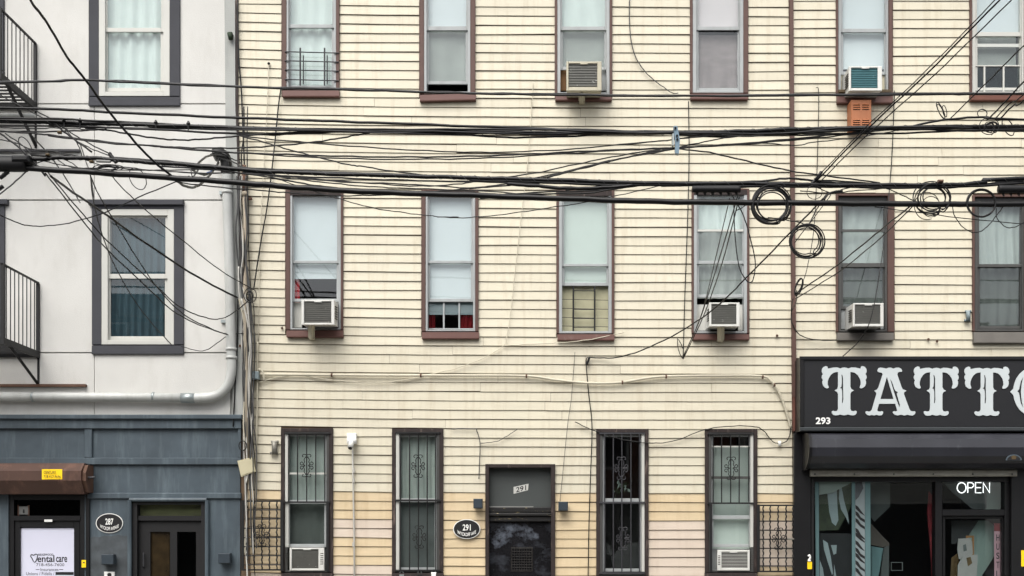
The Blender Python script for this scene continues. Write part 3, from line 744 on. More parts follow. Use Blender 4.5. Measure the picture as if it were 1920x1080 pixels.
# ------------------------------------------------------------------ air conditioners
def aircon(x0, y0, x1, y1, label, face='ac_white', grill='ac_grey', depth=.36, bracket=None, fr=(3, 4, 7, 4), fins=9, panels=None, pm='ac_white', droop=.03, fin_mat=None):
    """front pixel rectangle on its own plane; fr = frame px left, top, right, bottom"""
    d1 = depth; d0 = -.08
    a = W((x0 + x1) / 2, y1, 0)
    t = thing('air_conditioner', label, 'air conditioner', (a.x, -.1, a.z), 'window air conditioners')
    def dr(m):   # sags outwards
        for v in m.v: v.z -= max(0, -v.y) / depth * droop
        return m
    y0 -= droop * S; y1 -= droop * S
    dr(MB().box(x0 + .8, y0 + .8, x1 - .8, y1 - .8, d0, d1 - .02, .008)).build('chassis', face, t)
    m = MB(); m.box(x0, y0, x0 + fr[0], y1, d1 - .02, d1 + .012, .006); m.box(x1 - fr[2], y0, x1, y1, d1 - .02, d1 + .012, .006)
    m.box(x0 + fr[0], y0, x1 - fr[2], y0 + fr[1], d1 - .02, d1 + .01, .006); m.box(x0 + fr[0], y1 - fr[3], x1 - fr[2], y1, d1 - .02, d1 + .01, .006)
    m.box((x0 + x1) / 2 - 7, y0 + fr[1] - 1, (x0 + x1) / 2 + 7, y0 + fr[1] + 1.5, d1 - .015, d1 + .011, .003)
    dr(m).build('face_frame', face, t)
    gx0, gy0, gx1, gy1 = x0 + fr[0], y0 + fr[1], x1 - fr[2], y1 - fr[3]
    dr(MB().box(gx0, gy0, gx1, gy1, d1 - .03, d1 - .012)).build('coil', grill, t)
    m = MB()
    for i in range(fins):
        y = gy0 + (gy1 - gy0) * (i + .5) / fins; m.box(gx0, y - .35, gx1, y + .35, d1 - .012, d1 - .002)
    o = dr(m).build('grille', fin_mat or grill, t); o['kind'] = 'stuff'
    m = MB()
    for sx in (x0 + .2, x1 - .2):      # side louvres
        p = W(sx, 0, d1).x
        for i in range(6):
            zz = W(0, y0 + 12 + i * (y1 - y0 - 20) / 6, d1).z
            m.bx((p - .004, -.3, zz), (p + .004, -.14, zz + .012))
    dr(m).build('side_louvre', 'ac_dark', t)
    if bracket:
        bx0, bx1, by = bracket
        m = MB(); m.tube([W((bx0 + bx1) / 2, y1 + 2, .27), W((bx0 + bx1) / 2, by, .1)], PX((bx1 - bx0) / 2), 4)
        m.box(bx0 + 1, by - 3, bx1 - 1, by + 2, .02, .12, .004)
        m.build('support_bracket', 'ac_beige', t)
    for q in (panels or []):
        B('side_panel', q[4] if len(q) > 4 else pm, t, (*q[:4], -.1, -.075))
        for i in range(int((q[2] - q[0]) / 3)):
            B('pleat', q[4] if len(q) > 4 else pm, t, (q[0] + 1 + i * 3, q[1] + 1, q[0] + 2 + i * 3, q[3] - 1, -.075, -.068))
    return t
aircon(1062, 115, 1128, 170, 'beige air conditioner speckled with paint on the top floor', 'ac_beige', 'ac_grey', bracket=(1085, 1097, 189), fr=(4, 4, 8, 7), droop=.01, panels=[(1049, 128, 1064, 170, 'wood'), (1126, 128, 1140, 170, 'alum')])
aircon(1592, 124, 1654, 170, 'white air conditioner with a teal grille above the orange vent', 'ac_white', 'ac_teal', fr=(4, 3, 8, 5), droop=.01, panels=[(1573, 138, 1594, 170), (1650, 138, 1660, 170)], pm='ac_beige')
aircon(565, 562, 627, 609, 'grey grilled air conditioner below the red curtain edge', 'ac_white', 'ac_grey', bracket=(578, 590, 633), fr=(5, 3, 6, 4), panels=[(548, 567, 566, 614), (624, 567, 639, 614)], pm='vinyl', fins=11)
aircon(1330, 567, 1387, 612, 'white air conditioner in front of the grey net curtain by the corner trim', 'ac_white', 'ac_grey', bracket=(1345, 1358, 637), fr=(4, 3, 6, 4), panels=[(1303, 571, 1332, 620), (1384, 571, 1394, 620)], pm='ac_white', fins=11)
aircon(1600, 568, 1657, 612, 'white air conditioner below the round fan over the shop sign', 'ac_white', 'ac_grey', fr=(3, 3, 6, 5), depth=.4, panels=[(1574, 578, 1600, 617), (1651, 578, 1660, 617)], pm='alum', fins=11)
aircon(543, 1027, 608, 1070, 'ground floor air conditioner with torn dark grille beside the open grille', 'ac_white', 'ac_grey', depth=.06, fr=(4, 3, 11, 4), droop=0, panels=[(607, 1029, 616, 1072, 'alum'), (536, 1029, 544, 1072, 'alum')], fins=14)
aircon(1345, 1031, 1406, 1070, 'ground floor air conditioner with white ribbed grille beside the shop', 'ac_white', 'ac_dark', depth=.06, fr=(8, 4, 4, 5), droop=0, panels=[(1335, 1029, 1346, 1072, 'alum'), (1405, 1029, 1413, 1072, 'ac_white')], fins=11, fin_mat='ac_white')
# orange vent box
t = thing('vent_box', 'rusty orange louvred vent box below a top floor window sill', 'vent', W(1613, 238, 0))
B('case', 'orange_vent', t, (1596, 187, 1634, 238, .037, .26), c=.008)
for cx in (1606, 1623):
    for cy in (196.5, 225):
        for k in range(3):
            m = MB(); a = W(cx - 6.5, cy + k * 4 - 2 + 2, .262); b = W(cx + 6.5, cy + k * 4 - 2, .262)
            m.xprism(a.x, b.x, [(.2605, a.z), (.272, a.z), (.2605, b.z)]); m.build('louvre', 'ac_dark' if k < 0 else 'orange_vent', t)
            B('slot', 'ac_dark', t, (cx - 6.5, cy + k * 4 + .2, cx + 6.5, cy + k * 4 + 1.2, .255, .2615))
B('wood_plank', 'bronze', None, (1573, 167.5, 1672, 173, -.02, .12), c=.004)
tag(bpy.data.objects['wood_plank'], 'weathered plank under the teal air conditioner', 'plank')
# round fan behind window
m = MB(); m.prism([[(1642 + 12.5 * math.cos(a * .26), 535 + 16 * math.sin(a * .26)) for a in range(24)]], -.19, -.15); m.bar(W(1642, 548, -.17), W(1640, 570, -.17), .02)
tag(m.build('table_fan', 'ac_dark', None), 'dark round fan silhouette behind the dark framed window', 'fan')

# ------------------------------------------------------------------ shop 293
sC = MB().slab(1488, 682, CX1, GY, [(1524, 870, 1892, GY)], -.003, .03).build('shopfront', 'black_soft', hC)
m = MB(); m.box(1489, 812, 1521, GY, .031, .13, .01); m.build('pier', 'black_paint', sC)
m = MB(); m.box(1897, 870, 1926, GY, .031, .13, .01); m.build('pier', 'black_paint', sC)
B('post', 'black_soft', sC, (1521.5, 870, 1526, GY, -.1, .1))
B('brick_strip', 'brick_red', sC, (1486, 705, 1492, 808, .031, .05))
# hood of the rolling shutter
m = MB(); xa = W(1522, 0, .56).x; xb = W(CX1, 0, .56).x
m.xprism(xa, xb, prof([(.031, 811), (.38, 810.5), (.5, 815), (.57, 824), (.59, 840), (.56, 856), (.46, 868), (.34, 876), (.031, 876)], .5))
hood = m.build('shutter_hood', 'hood_black', sC)
m = MB(); m.xprism(xa - .04, xa - .002, prof([(.031, 810), (.38, 809.5), (.51, 814), (.585, 823), (.605, 840), (.575, 857), (.47, 870), (.35, 879), (.031, 879)], .5)); m.build('end_plate', 'black_paint', hood)
m = MB()
def arcp(cx, cy, rx, ry, a0, a1, n=14): return [(cx + rx * math.cos(a0 + (a1 - a0) * i / n), cy - ry * math.sin(a0 + (a1 - a0) * i / n)) for i in range(n + 1)]
# small round-topped maker's badge
em = MB().prism([arcp(1901, 863, 15, 11, 0, math.pi)], .57, .582, at=.582).build('badge', 'slate', hood)
MB().prism([arcp(1901, 862.6, 12.5, 8.5, 0, math.pi)], .5822, .584, at=.584).build('badge_field', 'print_black', hood) 
MB().prism([[(1897, 861), (1897, 857), (1894, 857), (1901, 853.5), (1908, 857), (1905, 857), (1905, 861)]], .5842, .586, at=.586).build('badge_mark', 'bronze', hood)
bb = B('bottom_bar', 'galv_dirty', sC, (1520, 881, 1908, 893, .12, .2), c=.01)
B('bar_lip', 'galv_dirty', sC, (1521, 877, 1907, 880.6, .12, .17))
for i in range(6): MB().bar(W(1528 + i * 74, 889, .2), W(1528 + i * 74, 889, .208), .012, 8).build('rivet', 'iron_grey', bb)
m = MB(); m.box(1520, 893.5, 1908, 903, -.1, .06); m.box(1754, 903, 1767, GY, -.1, .05, .006); m.box(1884, 903, 1897, GY, -.1, .05, .006); m.box(1767, 955, 1884, 967, -.1, .048, .006)
m.build('frame', 'black_paint', sC)
B('pane', 'glass_shop', sC, (1526, 903, 1754, GY - 20, -.03, -.024))
B('pane', 'glass_shop', sC, (1767, 903, 1884, 955, -.03, -.024))
shd = ring(MB(), 1767.5, 967.5, 1883.5, GY - 2, 5, -.06, .0, b=14).build('shop_door', 'black_paint', sC)
B('pane', 'glass_shop', shd, (1772, 972, 1879, GY - 16, -.034, -.028))
m = MB(); a = W(1500, GY, 0); b = W(1920, 885, 0)
m.add([(a.x, .14, 0.02), (b.x, .14, .02), (b.x, .14, b.z), (a.x, .14, b.z), (a.x, 2.5, .02), (b.x, 2.5, .02), (b.x, 2.5, b.z), (a.x, 2.5, b.z)], [(4, 5, 6, 7), (0, 1, 5, 4), (3, 7, 6, 2), (0, 4, 7, 3), (1, 2, 6, 5)])
m.build('shop_interior', 'black_soft', sC)
# window dressing
def panel(pts, d, mat, name, label, cat): return tag(MB().prism([pts], d - .008, d).build(name, mat, None), label, cat)
art = panel([(1528, 903), (1535, 903), (1537, 1200), (1531, 1200)], -.014, 'teal_panel', 'window_strip', 'narrow frosted strip along the shop window edge', 'window film')
panel([(1536, 903), (1600, 903), (1560, 924), (1536, 928)], -.014, 'pale_panel', 'window_panel', 'pale slanted sheet at the top corner of the shop window', 'window film')
p = panel([(1536, 928), (1536, 995), (1572, 994), (1596, 950), (1596, 905), (1560, 922)], -.04, 'art_green', 'painted_panel', 'dark green painted panel in the shop window', 'artwork')
MB().prism([[(1551, 922), (1558, 914), (1569, 915), (1570, 945), (1572, 975), (1567, 986), (1560, 980), (1555, 960)]], -.0395, -.036).build('paint_streak', 'ink_white', p)
MB().prism([[(1574, 912), (1578, 914), (1583, 940), (1590, 965), (1592, 983), (1586, 970), (1577, 955), (1573, 935)]], -.0395, -.036).build('paint_streak', 'ink_white', p)
p = panel([(1537, 1000), (1597, 1000), (1597, 1200), (1540, 1200)], -.05, 'ink', 'ink_poster', 'black ink brush poster low in the shop window', 'poster')
for k in ([(1543, 1012), (1552, 1018), (1558, 1045), (1562, 1075), (1560, 1078), (1551, 1050), (1545, 1030)], [(1558, 1022), (1569, 1022), (1568, 1038), (1563, 1040)], [(1537, 1050), (1543, 1066), (1550, 1120), (1538, 1140)], [(1564, 1058), (1567, 1075), (1572, 1100), (1563, 1100)]):
    MB().prism([k], -.0495, -.046).build('brush_stroke', 'ink_white', p)
panel([(1597, 903), (1603, 903), (1604, 1200), (1598, 1200)], -.014, 'teal_panel', 'window_strip', 'pale teal strip left of the zebra patterned poster', 'window film')
panel([(1622, 903), (1632, 903), (1633, 1200), (1623, 1200)], -.014, 'teal_panel', 'window_strip', 'pale teal strip right of the zebra patterned poster', 'window film')
p = panel([(1603.5, 903), (1621.5, 903), (1622, 1200), (1604.5, 1200)], -.014, 'ink_white', 'ink_poster', 'black and white zebra patterned poster between two teal strips', 'poster')
for k in range(13):
    y = 948 + k * 13 + random.uniform(-3, 3); s_ = random.uniform(5, 9)
    MB().prism([[(1604, y), (1609, y + 3), (1614, y + s_ + 4), (1621.4, y + s_ + 8 + random.uniform(0, 8)), (1621.4, y + s_ + 14), (1613, y + s_ + 9), (1604.6, y + 7)]], -.0135, -.011).build('stripe', 'ink', p)
MB().prism([[(1604, 905), (1616, 903.5), (1619, 915), (1610, 932), (1604.2, 938)]], -.0135, -.011).build('stripe', 'slate_worn', p)
panel([(1633, 903), (1669, 903), (1669, 950), (1640, 978), (1633, 970)], -.3, 'grey_panel', 'wall_panel', 'grey faceted panel at the top of the shop wall', 'wall panel')
panel([(1633, 982), (1667, 1018), (1667, 1023), (1655, 1026), (1633, 1021)], -.28, 'taupe_panel', 'wall_panel', 'taupe triangular panel on the shop wall', 'wall panel')
panel([(1634, 1024), (1656, 1028), (1650, 1065), (1646, 1085), (1634, 1088)], -.27, 'teal_panel', 'wall_panel', 'blue grey faceted panel low on the shop wall', 'wall panel')
panel([(1657, 1027), (1667, 1022), (1667, 1140), (1648, 1140), (1652, 1070)], -.29, 'grey_panel', 'wall_panel', 'grey tapered panel low on the shop wall', 'wall panel')
tag(ring(MB(), 1671, 1054, 1693, 1070, 1, -.35, -.33).build('picture_frame', 'galv', None), 'small thin metal picture frame deep in the dark shop window', 'picture frame')
p = tag(MB().prism([[(1742, 921), (1750, 932), (1755, 943), (1754, 960), (1754, 985), (1755, 1010), (1757, 1050), (1756, 1150), (1749, 1150), (1747, 1060), (1744, 1015), (1741, 985), (1739, 960), (1741, 940)]], -.16, -.13).build('feather_flag', 'flag_red', None), 'dark red feather flag standing in the shop window', 'flag')
MB().prism([[(1747, 1002), (1752, 1000), (1754, 1012), (1748, 1014)]], -.1295, -.127).build('flag_print', 'slate', p)
panel([(1767.5, 903), (1850, 903), (1850, 953), (1824, 955), (1784, 921)], -.2, 'grey_panel', 'wall_panel', 'grey faceted panel behind the lit open sign', 'wall panel')
panel([(1850, 903), (1877, 903), (1877, 955), (1830, 955)], -.22, 'pale_panel', 'wall_panel', 'pale faceted panel right of the lit open sign', 'wall panel')
panel([(1784, 976), (1834, 976), (1816, 1006), (1790, 1020), (1784, 1020)], -.22, 'screen_dark', 'wall_panel', 'dark slanted panel behind the shop door', 'wall panel')
panel([(1835, 976), (1853, 976), (1866, 988), (1866, 1040), (1842, 1078), (1838, 1120), (1805, 1120), (1800, 1040), (1817, 1003)], -.21, 'pale_panel', 'wall_panel', 'pale green faceted panel behind the shop door', 'wall panel')
panel([(1784, 1046), (1797, 1036), (1800, 1120), (1780, 1120)], -.19, 'bronze', 'wall_panel', 'ochre panel at the foot of the shop door', 'wall panel')
p = panel([(1797, 1010), (1816, 1009), (1823, 1015), (1824, 1038), (1816, 1050), (1798, 1048), (1795, 1030)], -.09, 'paper', 'taped_paper', 'crumpled paper sketch taped above another on the shop door', 'paper')
MB().prism([[(1806, 1022), (1811, 1020), (1813, 1032), (1807, 1034)]], -.0895, -.086).build('sketch', 'screen', p)
p = panel([(1806, 1041), (1833, 1040), (1832, 1072), (1828, 1140), (1796, 1140), (1796, 1060)], -.07, 'paper', 'taped_paper', 'curling paper sketch lowest on the shop door', 'paper')
MB().prism([[(1812, 1046), (1820, 1044), (1823, 1056), (1815, 1062)]], -.0695, -.066).build('sketch', 'bronze', p)
tag(MB().slab(1816, 1004, 1831, 1044, [(1820, 1008, 1827, 1034)], -.1, -.094).build('picture_frame', 'wood', None), 'small wooden picture frame behind the taped paper sketches', 'picture frame')
p = panel([(1864, 981), (1878, 981), (1879, 1150), (1865, 1150)], -.07, 'pink_sign', 'vertical_sign', 'narrow pink sign with vertical lettering in the shop door', 'sign')
MB().prism([[(1864, 981), (1878, 981), (1878, 996), (1864, 996)]], -.0695, -.068).build('sign_head', 'flag_red', p)
for i, ch in enumerate('HUSTL'): text('letter', ch, (1868, 1002 + i * 17, 1874, 1014 + i * 17), -.066, 'print_black', p, bold=.01)
t = thing('neon_sign', 'glowing white neon sign reading OPEN', 'sign', W(1825, 926, -.05))
def neon(pts, closed=False): MB().tube([W(x, y, -.05) for x, y in pts], .0065, 6, closed).build('neon_tube', 'neon', t)
neon([(1803 + 8.3 * math.cos(a * .3), 914.5 + 9.6 * math.sin(a * .3)) for a in range(21)], True)
neon([(1814.5, 924), (1814.5, 905)]); neon([(1815, 905), (1822, 905), (1825.5, 908), (1825.5, 911.5), (1822, 914.5), (1815, 914.5)])
neon([(1840, 905), (1829, 905), (1829, 924), (1840, 924)]); neon([(1829, 914.3), (1839, 914.3)])
neon([(1843.5, 924), (1843.5, 905), (1855.5, 924), (1855.5, 905)])
m = MB(); m.bar(W(1800, 903, -.06), W(1800, 906, -.06), .003); m.bar(W(1850, 903, -.06), W(1850, 906, -.06), .003); m.build('bracket', 'black_soft', t)
# yellow tags and door hardware
tag(B('yellow_tag', 'yellow', None, (1514, 1053, 1522.5, 1067, .13, .136)), 'small yellow tag on the black pier of the tattoo shop', 'tag')
tag(B('yellow_tag', 'yellow', None, (1915, 1032, 1924, 1062, .13, .136)), 'larger yellow tag on the pier right of the shop door', 'tag')
tag(MB().tube(spline([W(1515, 1043, .14), W(1518, 1041, .14), W(1519, 1046, .14), W(1516, 1051, .14), W(1520, 1051, .14)]), .013, 6).build('pull_ring', 'white', None), 'small white pull ring above the yellow tag', 'ring')
p = tag(B('yellow_tag', 'yellow', None, (153, 1050, 161, 1064, .051, .056)), 'yellow tag on the frame of the dental shop entrance', 'tag')
MB().box(155, 1054, 159, 1056, .056, .0575).build('print', 'brick_red', p)
# sign box
SD = .42
sg = thing('shop_sign', 'long black shop sign reading TATTOO in ornate white letters', 'sign', W(1860, 808, 0))
SX1 = 2280
m = MB(); m.box(1501, 669, SX1, 807, .04, SD - .02); m.build('box', 'black_paint', sg)
B('face', 'sign_black', sg, (1507, 674, SX1 - 6, 800, SD - .03, SD - .01))
m = MB(); m.box(1500, 668, SX1, 674.5, SD - .03, SD + .012, .006); m.box(1500, 674.5, 1508, 800, SD - .03, SD + .01, .006); m.build('frame', 'black_paint', sg)
m = MB(); m.box(1500, 800.5, SX1, 808.5, SD - .03, SD + .014, .012); m.build('bottom_trim', 'sign_trim', sg)
B('side_trim', 'galv_dirty', sg, (1499.5, 672, 1501.5, 804, .1, .3))
Th = [(560, 195), (590, 200), (610, 208), (650, 195), (700, 197), (740, 205), (768, 210), (772, 185), (795, 178), (822, 190), (840, 212), (845, 240), (840, 262), (828, 278), (840, 295), (845, 320), (838, 342), (828, 352), (836, 370), (836, 400), (825, 430), (800, 452), (775, 460), (757, 452), (760, 435), (770, 410), (768, 370), (755, 330), (730, 290), (700, 265), (670, 255), (638, 252), (638, 440), (650, 468), (683, 487), (650, 505), (638, 530), (638, 720), (650, 745), (680, 750), (700, 742), (718, 752), (716, 775), (700, 795), (670, 803), (640, 800), (610, 790), (585, 797), (560, 802)]
To = Th + [(1120 - x, y) for x, y in reversed(Th[1:-1])]
Tslit = [(524, 285), (536, 292), (545, 330), (545, 480), (548, 590), (542, 640), (532, 645), (536, 560), (533, 490), (526, 462), (508, 455), (524, 438), (530, 380), (530, 320)]
Ao = [(985, 250), (980, 230), (995, 205), (1020, 197), (1060, 202), (1090, 210), (1120, 198), (1150, 197), (1180, 210), (1215, 198), (1250, 197), (1280, 210), (1293, 235), (1288, 250), (1262, 250), (1240, 260), (1232, 285), (1285, 440), (1300, 470), (1350, 490), (1320, 508), (1315, 530), (1385, 720), (1400, 745), (1430, 752), (1450, 748), (1463, 760), (1455, 785), (1430, 802), (1395, 803), (1365, 793), (1320, 803), (1280, 793), (1235, 803), (1200, 795), (1180, 775), (1175, 755), (1190, 748), (1215, 752), (1232, 742), (1205, 655), (1000, 655), (978, 735), (985, 750), (1015, 755), (1035, 748), (1053, 755), (1050, 780), (1035, 800), (1000, 803), (970, 795), (940, 803), (910, 795), (880, 803), (850, 795), (832, 775), (830, 755), (845, 748), (870, 755), (895, 748), (910, 730), (968, 530), (962, 510), (940, 490), (975, 475), (995, 445), (1048, 280), (1035, 262), (1010, 258)]
Ah = [(1100, 315), (1185, 595), (1018, 595)]
Aslit = [(1142, 342), (1165, 380), (1195, 470), (1210, 492), (1240, 510), (1225, 520), (1228, 545), (1264, 668), (1259, 697), (1225, 610), (1188, 500)]
def lt(loop, dx=0, dy=0): return [(1500 + (x + dx) / 6.75, 660 + (y + dy) / 6.75) for x, y in loop]
def letter(loops, slits, dx, dy=0, at=SD):
    o = MB().prism([lt(l, dx, dy) for l in loops], at - .0098, at + .002).build('letter', 'letter_white', sg)
    for s in slits: MB().prism([lt(s, dx, dy)], at + .0022, at + .004).build('inline', 'sign_black', o)
letter([To], [Tslit], 0); letter([Ao, Ah], [Aslit], 0); letter([To], [Tslit], 1165, 4); letter([To], [Tslit], 1806, 6)
def ell(cx, cy, rx, ry, n=40, spike=0):
    o = []
    for i in range(n):
        a = 2 * math.pi * i / n; o.append((cx + rx * math.cos(a), cy + ry * math.sin(a)))
        if spike and i in (0, n // 2):
            sgn = 1 if i == 0 else -1; o.pop(); o += [(cx + sgn * rx, cy - sgn * 38), (cx + sgn * (rx + 38), cy), (cx + sgn * rx, cy + sgn * 38)]
    return o
for ox in (2945, 3560):
    letter([ell(ox, 500, 245, 305, 40, 1), ell(ox, 500, 100, 210, 32)], [[(ox - 120, 310), (ox - 150, 370), (ox - 172, 470), (ox - 195, 492), (ox - 172, 512), (ox - 150, 640), (ox - 120, 700), (ox - 138, 620), (ox - 150, 500), (ox - 138, 390)]], 0, 4)
text('number', '293', (1529.5, 782.5, 1557, 795.5), SD + .001, 'white', sg, bold=.03)

# ------------------------------------------------------------------ plaques, lamps, stickers
def plaque(cx, cy, num, street, label, d, ndy=0):
    t = thing('house_plaque', label, 'plaque', W(cx, cy + 18, d))
    e = lambda rx, ry: [(cx + rx * math.cos(i * math.pi / 24), cy + ry * math.sin(i * math.pi / 24)) for i in range(48)]
    MB().prism([e(25.5, 18.5)], d, d + .012).build('rim', 'white', t); MB().prism([e(24.1, 17.2)], d + .0122, d + .016).build('field', 'print_black', t)
    text('number', num, (cx - 7.5, cy - 9, cx + 7.5, cy + 3), d + .018, 'white', t, bold=.02)
    text('street', street, (cx - 17.5, cy + 1.5, cx + 17.5, cy + 8), d + .018, 'white', t, bold=.012, bend=5.5)
plaque(205, 981, '287', 'WYCKOFF AVENUE', 'oval black plaque numbered 287 on the slate blue wall', .0205)
plaque(875, 992, '291', 'WYCKOFF AVE', 'oval black plaque numbered 291 on the peach siding', .036)
def lamp(cx, cy, w_, h_, label, d):
    t = thing('wall_lamp', label, 'lamp', W(cx, cy + h_ / 2, d), 'cube wall lamps')
    MB().box(cx - w_ / 2 + 2, cy - h_ / 2 + 2, cx + w_ / 2 - 2, cy + h_ / 2 - 2, d, d + .03, .004).build('back_plate', 'iron_grey', t)
    MB().box(cx - w_ / 2, cy - h_ / 2, cx + w_ / 2, cy + h_ / 2, d + .03, d + .14, .008).build('shade', 'lamp_slate', t)
    MB().box(cx - w_ / 2 + 3, cy + h_ / 2 - .2, cx + w_ / 2 - 3, cy + h_ / 2 + .4, d + .05, d + .12).build('diffuser', 'screen', t)
lamp(201, 1049, 23, 19, 'slate cube wall lamp below the plaque numbered 287', .0265)
lamp(420, 1047, 22, 19, 'slate cube wall lamp between the door of 287 and the open grille', .0205)
lamp(896, 944, 17, 18, 'dark cube wall lamp above the plaque numbered 291', .036)
lamp(1056, 949, 18, 17, 'dark cube wall lamp right of the scorched black door', .036)
st = tag(MB().box(80, 880, 118, 899, .303, .3065, at=.30).build('sticker', 'yellow', None), 'yellow phone number sticker on the brown shutter box', 'sticker')
st.location.y = -.323
text('print', 'CENTURY', (83, 883, 106, 888.5), .3285, 'print_black', st, bold=.015); text('print', '718 417-9696', (83, 891.5, 115, 896), .3285, 'print_black', st, bold=.01)
po = tag(B('window_poster', 'poster_white', None, (38.5, 990, 144, GY - 30, -.054, -.05)), 'white printed window poster advertising dental care', 'poster')
zz = -.0485
text('print', 'RIDGEWOOD', (72, 1038, 100, 1042), zz, 'print_black', po, bold=.02)
text('print', 'ental', (70, 1041, 102, 1054), zz, 'print_black', po, bold=.018); text('print', 'care', (105, 1044, 126, 1054), zz, 'print_black', po, bold=.018)
m = MB(); m.tube(spline([W(x, y, zz) for x, y in ((63, 1053), (60, 1047), (57.5, 1043), (59, 1039.5), (63, 1041), (67, 1039), (70.5, 1041), (69, 1048), (66.5, 1053), (64, 1054))], 5), .006, 5); m.build('tooth_mark', 'print_black', po)
text('print', '718-456-7600', (68, 1056, 120.5, 1061.5), zz, 'print_black', po)
text('print', 'Insurances', (76, 1065, 109.5, 1070.5), zz, 'print_black', po)
m = MB(); m.box(67, 1067.3, 74, 1068.3, zz, zz + .001); m.box(111, 1067.3, 118.5, 1068.3, zz, zz + .001); m.box(104, 1072.5, 138, 1078, zz, zz + .001); m.build('print', 'print_black', po)
text('print', 'Unions / Fidelis /', (49, 1072.5, 102, 1078.5), zz, 'print_black', po)
nt_ = tag(B('notice', 'paper', None, (33, 947, 55, 967, -.053, -.049)), 'small faded notice taped to the transom over the dental shop', 'notice')
ring(MB(), 33, 947, 55, 967, 2.5, -.049, -.048).build('border', 'rust', nt_); text('print', 'I', (43, 955, 46, 962), -.0475, 'print_black', nt_)
tag(B('door_label', 'white', None, (83, 974, 98, 978.5, .01, .014)), 'tiny white label on the bar above the dental poster', 'label')
p = tag(B('intercom', 'white', None, (195, 1072, 214.5, 1110, .0265, .05), c=.004), 'white intercom plate below the slate cube lamp', 'intercom')
MB().prism([arcp(205, 1078, 4, 4, 0, 2 * math.pi, 12)[:-1]], .0502, .053).build('lens', 'print_black', p)

# ------------------------------------------------------------------ fire escapes
def fire_escape(px, yr, yp, ys, label):
    X = W(px, 0, 0).x; zr = W(0, yr).z; zp = W(0, yp).z; zs = W(0, ys).z; L = X - 3.2; DP = 1.08
    t = thing('fire_escape', label, 'fire escape', (X, -.03, zs), 'black iron fire escapes')
    m = MB(); m.bx((X - .03, -.06, zp - .02), (X + .01, -.022, zr)); m.build('post', 'iron', t); m = MB(); m.bx((X - .03, -DP, zp), (X + .01, -DP + .035, zr)); m.build('post', 'iron', t)
    m = MB(); m.bx((X - .025, -DP, zr), (X + .005, -.03, zr + .02)); m.bx((L, -DP, zr), (X, -DP + .02, zr + .02)); m.build('top_rail', 'iron', t)
    for i in range(1, 9):
        y = -.03 - (DP - .03) * i / 9; MB().bar((X - .01, y, zp), (X - .01, y, zr), .007, 5).build('baluster', 'iron', t)
    for i in range(26):
        x = X - .12 * (i + 1); MB().bar((x, -DP + .01, zp), (x, -DP + .01, zr), .007, 5).build('baluster', 'iron', t)
    m = MB(); m.bx((X - .03, -DP, zp - .09), (X + .012, -.022, zp - .001)); m.bx((L, -DP - .002, zp - .08), (X - .031, -DP + .01, zp)); m.bx((L, -.06, zp - .08), (X - .031, -.023, zp)); m.build('platform_frame', 'iron', t)
    for i in range(9):
        y = -.1 - i * .11; MB().bx((L, y - .02, zp - .03), (X - .032, y + .02, zp - .015)).build('slat', 'iron', t)
    for x in (X - .01, X - 1.4):
        MB().tube([(x, -.9, zp - .06), (x, -.03, zs)], .025, 4).build('strut', 'iron', t)
        MB().bx((x - .014, -.035, zs - .03), (x + .014, -.022, zp - .08)).build('wall_bar', 'iron', t)
fire_escape(70, 85, 196, 275, 'upper black iron fire escape railing on the stucco house')
fire_escape(75, 533, 660, 722, 'lower black iron fire escape railing on the stucco house')
m = MB(); m.tube([W(AX0, 217, .1), W(66, 217, .1)], .035, 10); tag(m.build('wall_pipe', 'pipe_silver', None, True), 'short white pipe under the upper fire escape', 'pipe')
# ------------------------------------------------------------------ pipes and boxes on the walls
pp = thing('conduit', 'white painted conduit bending along the stucco wall above the shopfront', 'pipe', W(430, 745, .1))
c1 = [W(425, 318, .11), W(427, 400, .11), W(430, 500, .11), W(432, 600, .11), W(434, 672, .11), W(433, 700, .11), W(427, 722, .11), W(413, 738, .11), W(392, 745, .11), W(360, 746.5, .11)]
MB().tube(spline(c1, 6), .068, 12).build('pipe', 'pipe_silver', pp, True)
MB().tube([W(360, 746.5, .11), W(200, 744.5, .11), W(AX0, 742, .11)], .062, 12).build('pipe', 'pipe_silver', pp, True)
for x, y, v in ((426, 361, 1), (433.5, 655, 1), (434, 671, 1)): MB().tube([W(x, y - 2.5, .11), W(x, y + 2.5, .11)], .078, 12).build('coupling', 'pipe_silver', pp, True)
for x in (62, 288): MB().tube([W(x - 2, 744.5, .11), W(x + 2, 744.5, .11)], .068, 10).build('strap', 'galv', pp, True)
MB().tube([W(340, 746.3, .11), W(366, 746.6, .11)], .07, 12).build('coupling', 'galv', pp, True)
for x, y in ((424, 361), (427, 602)): B('bracket', 'galv', pp, (x - 13, y - 3, x + 13, y + 3, .0225, .06))
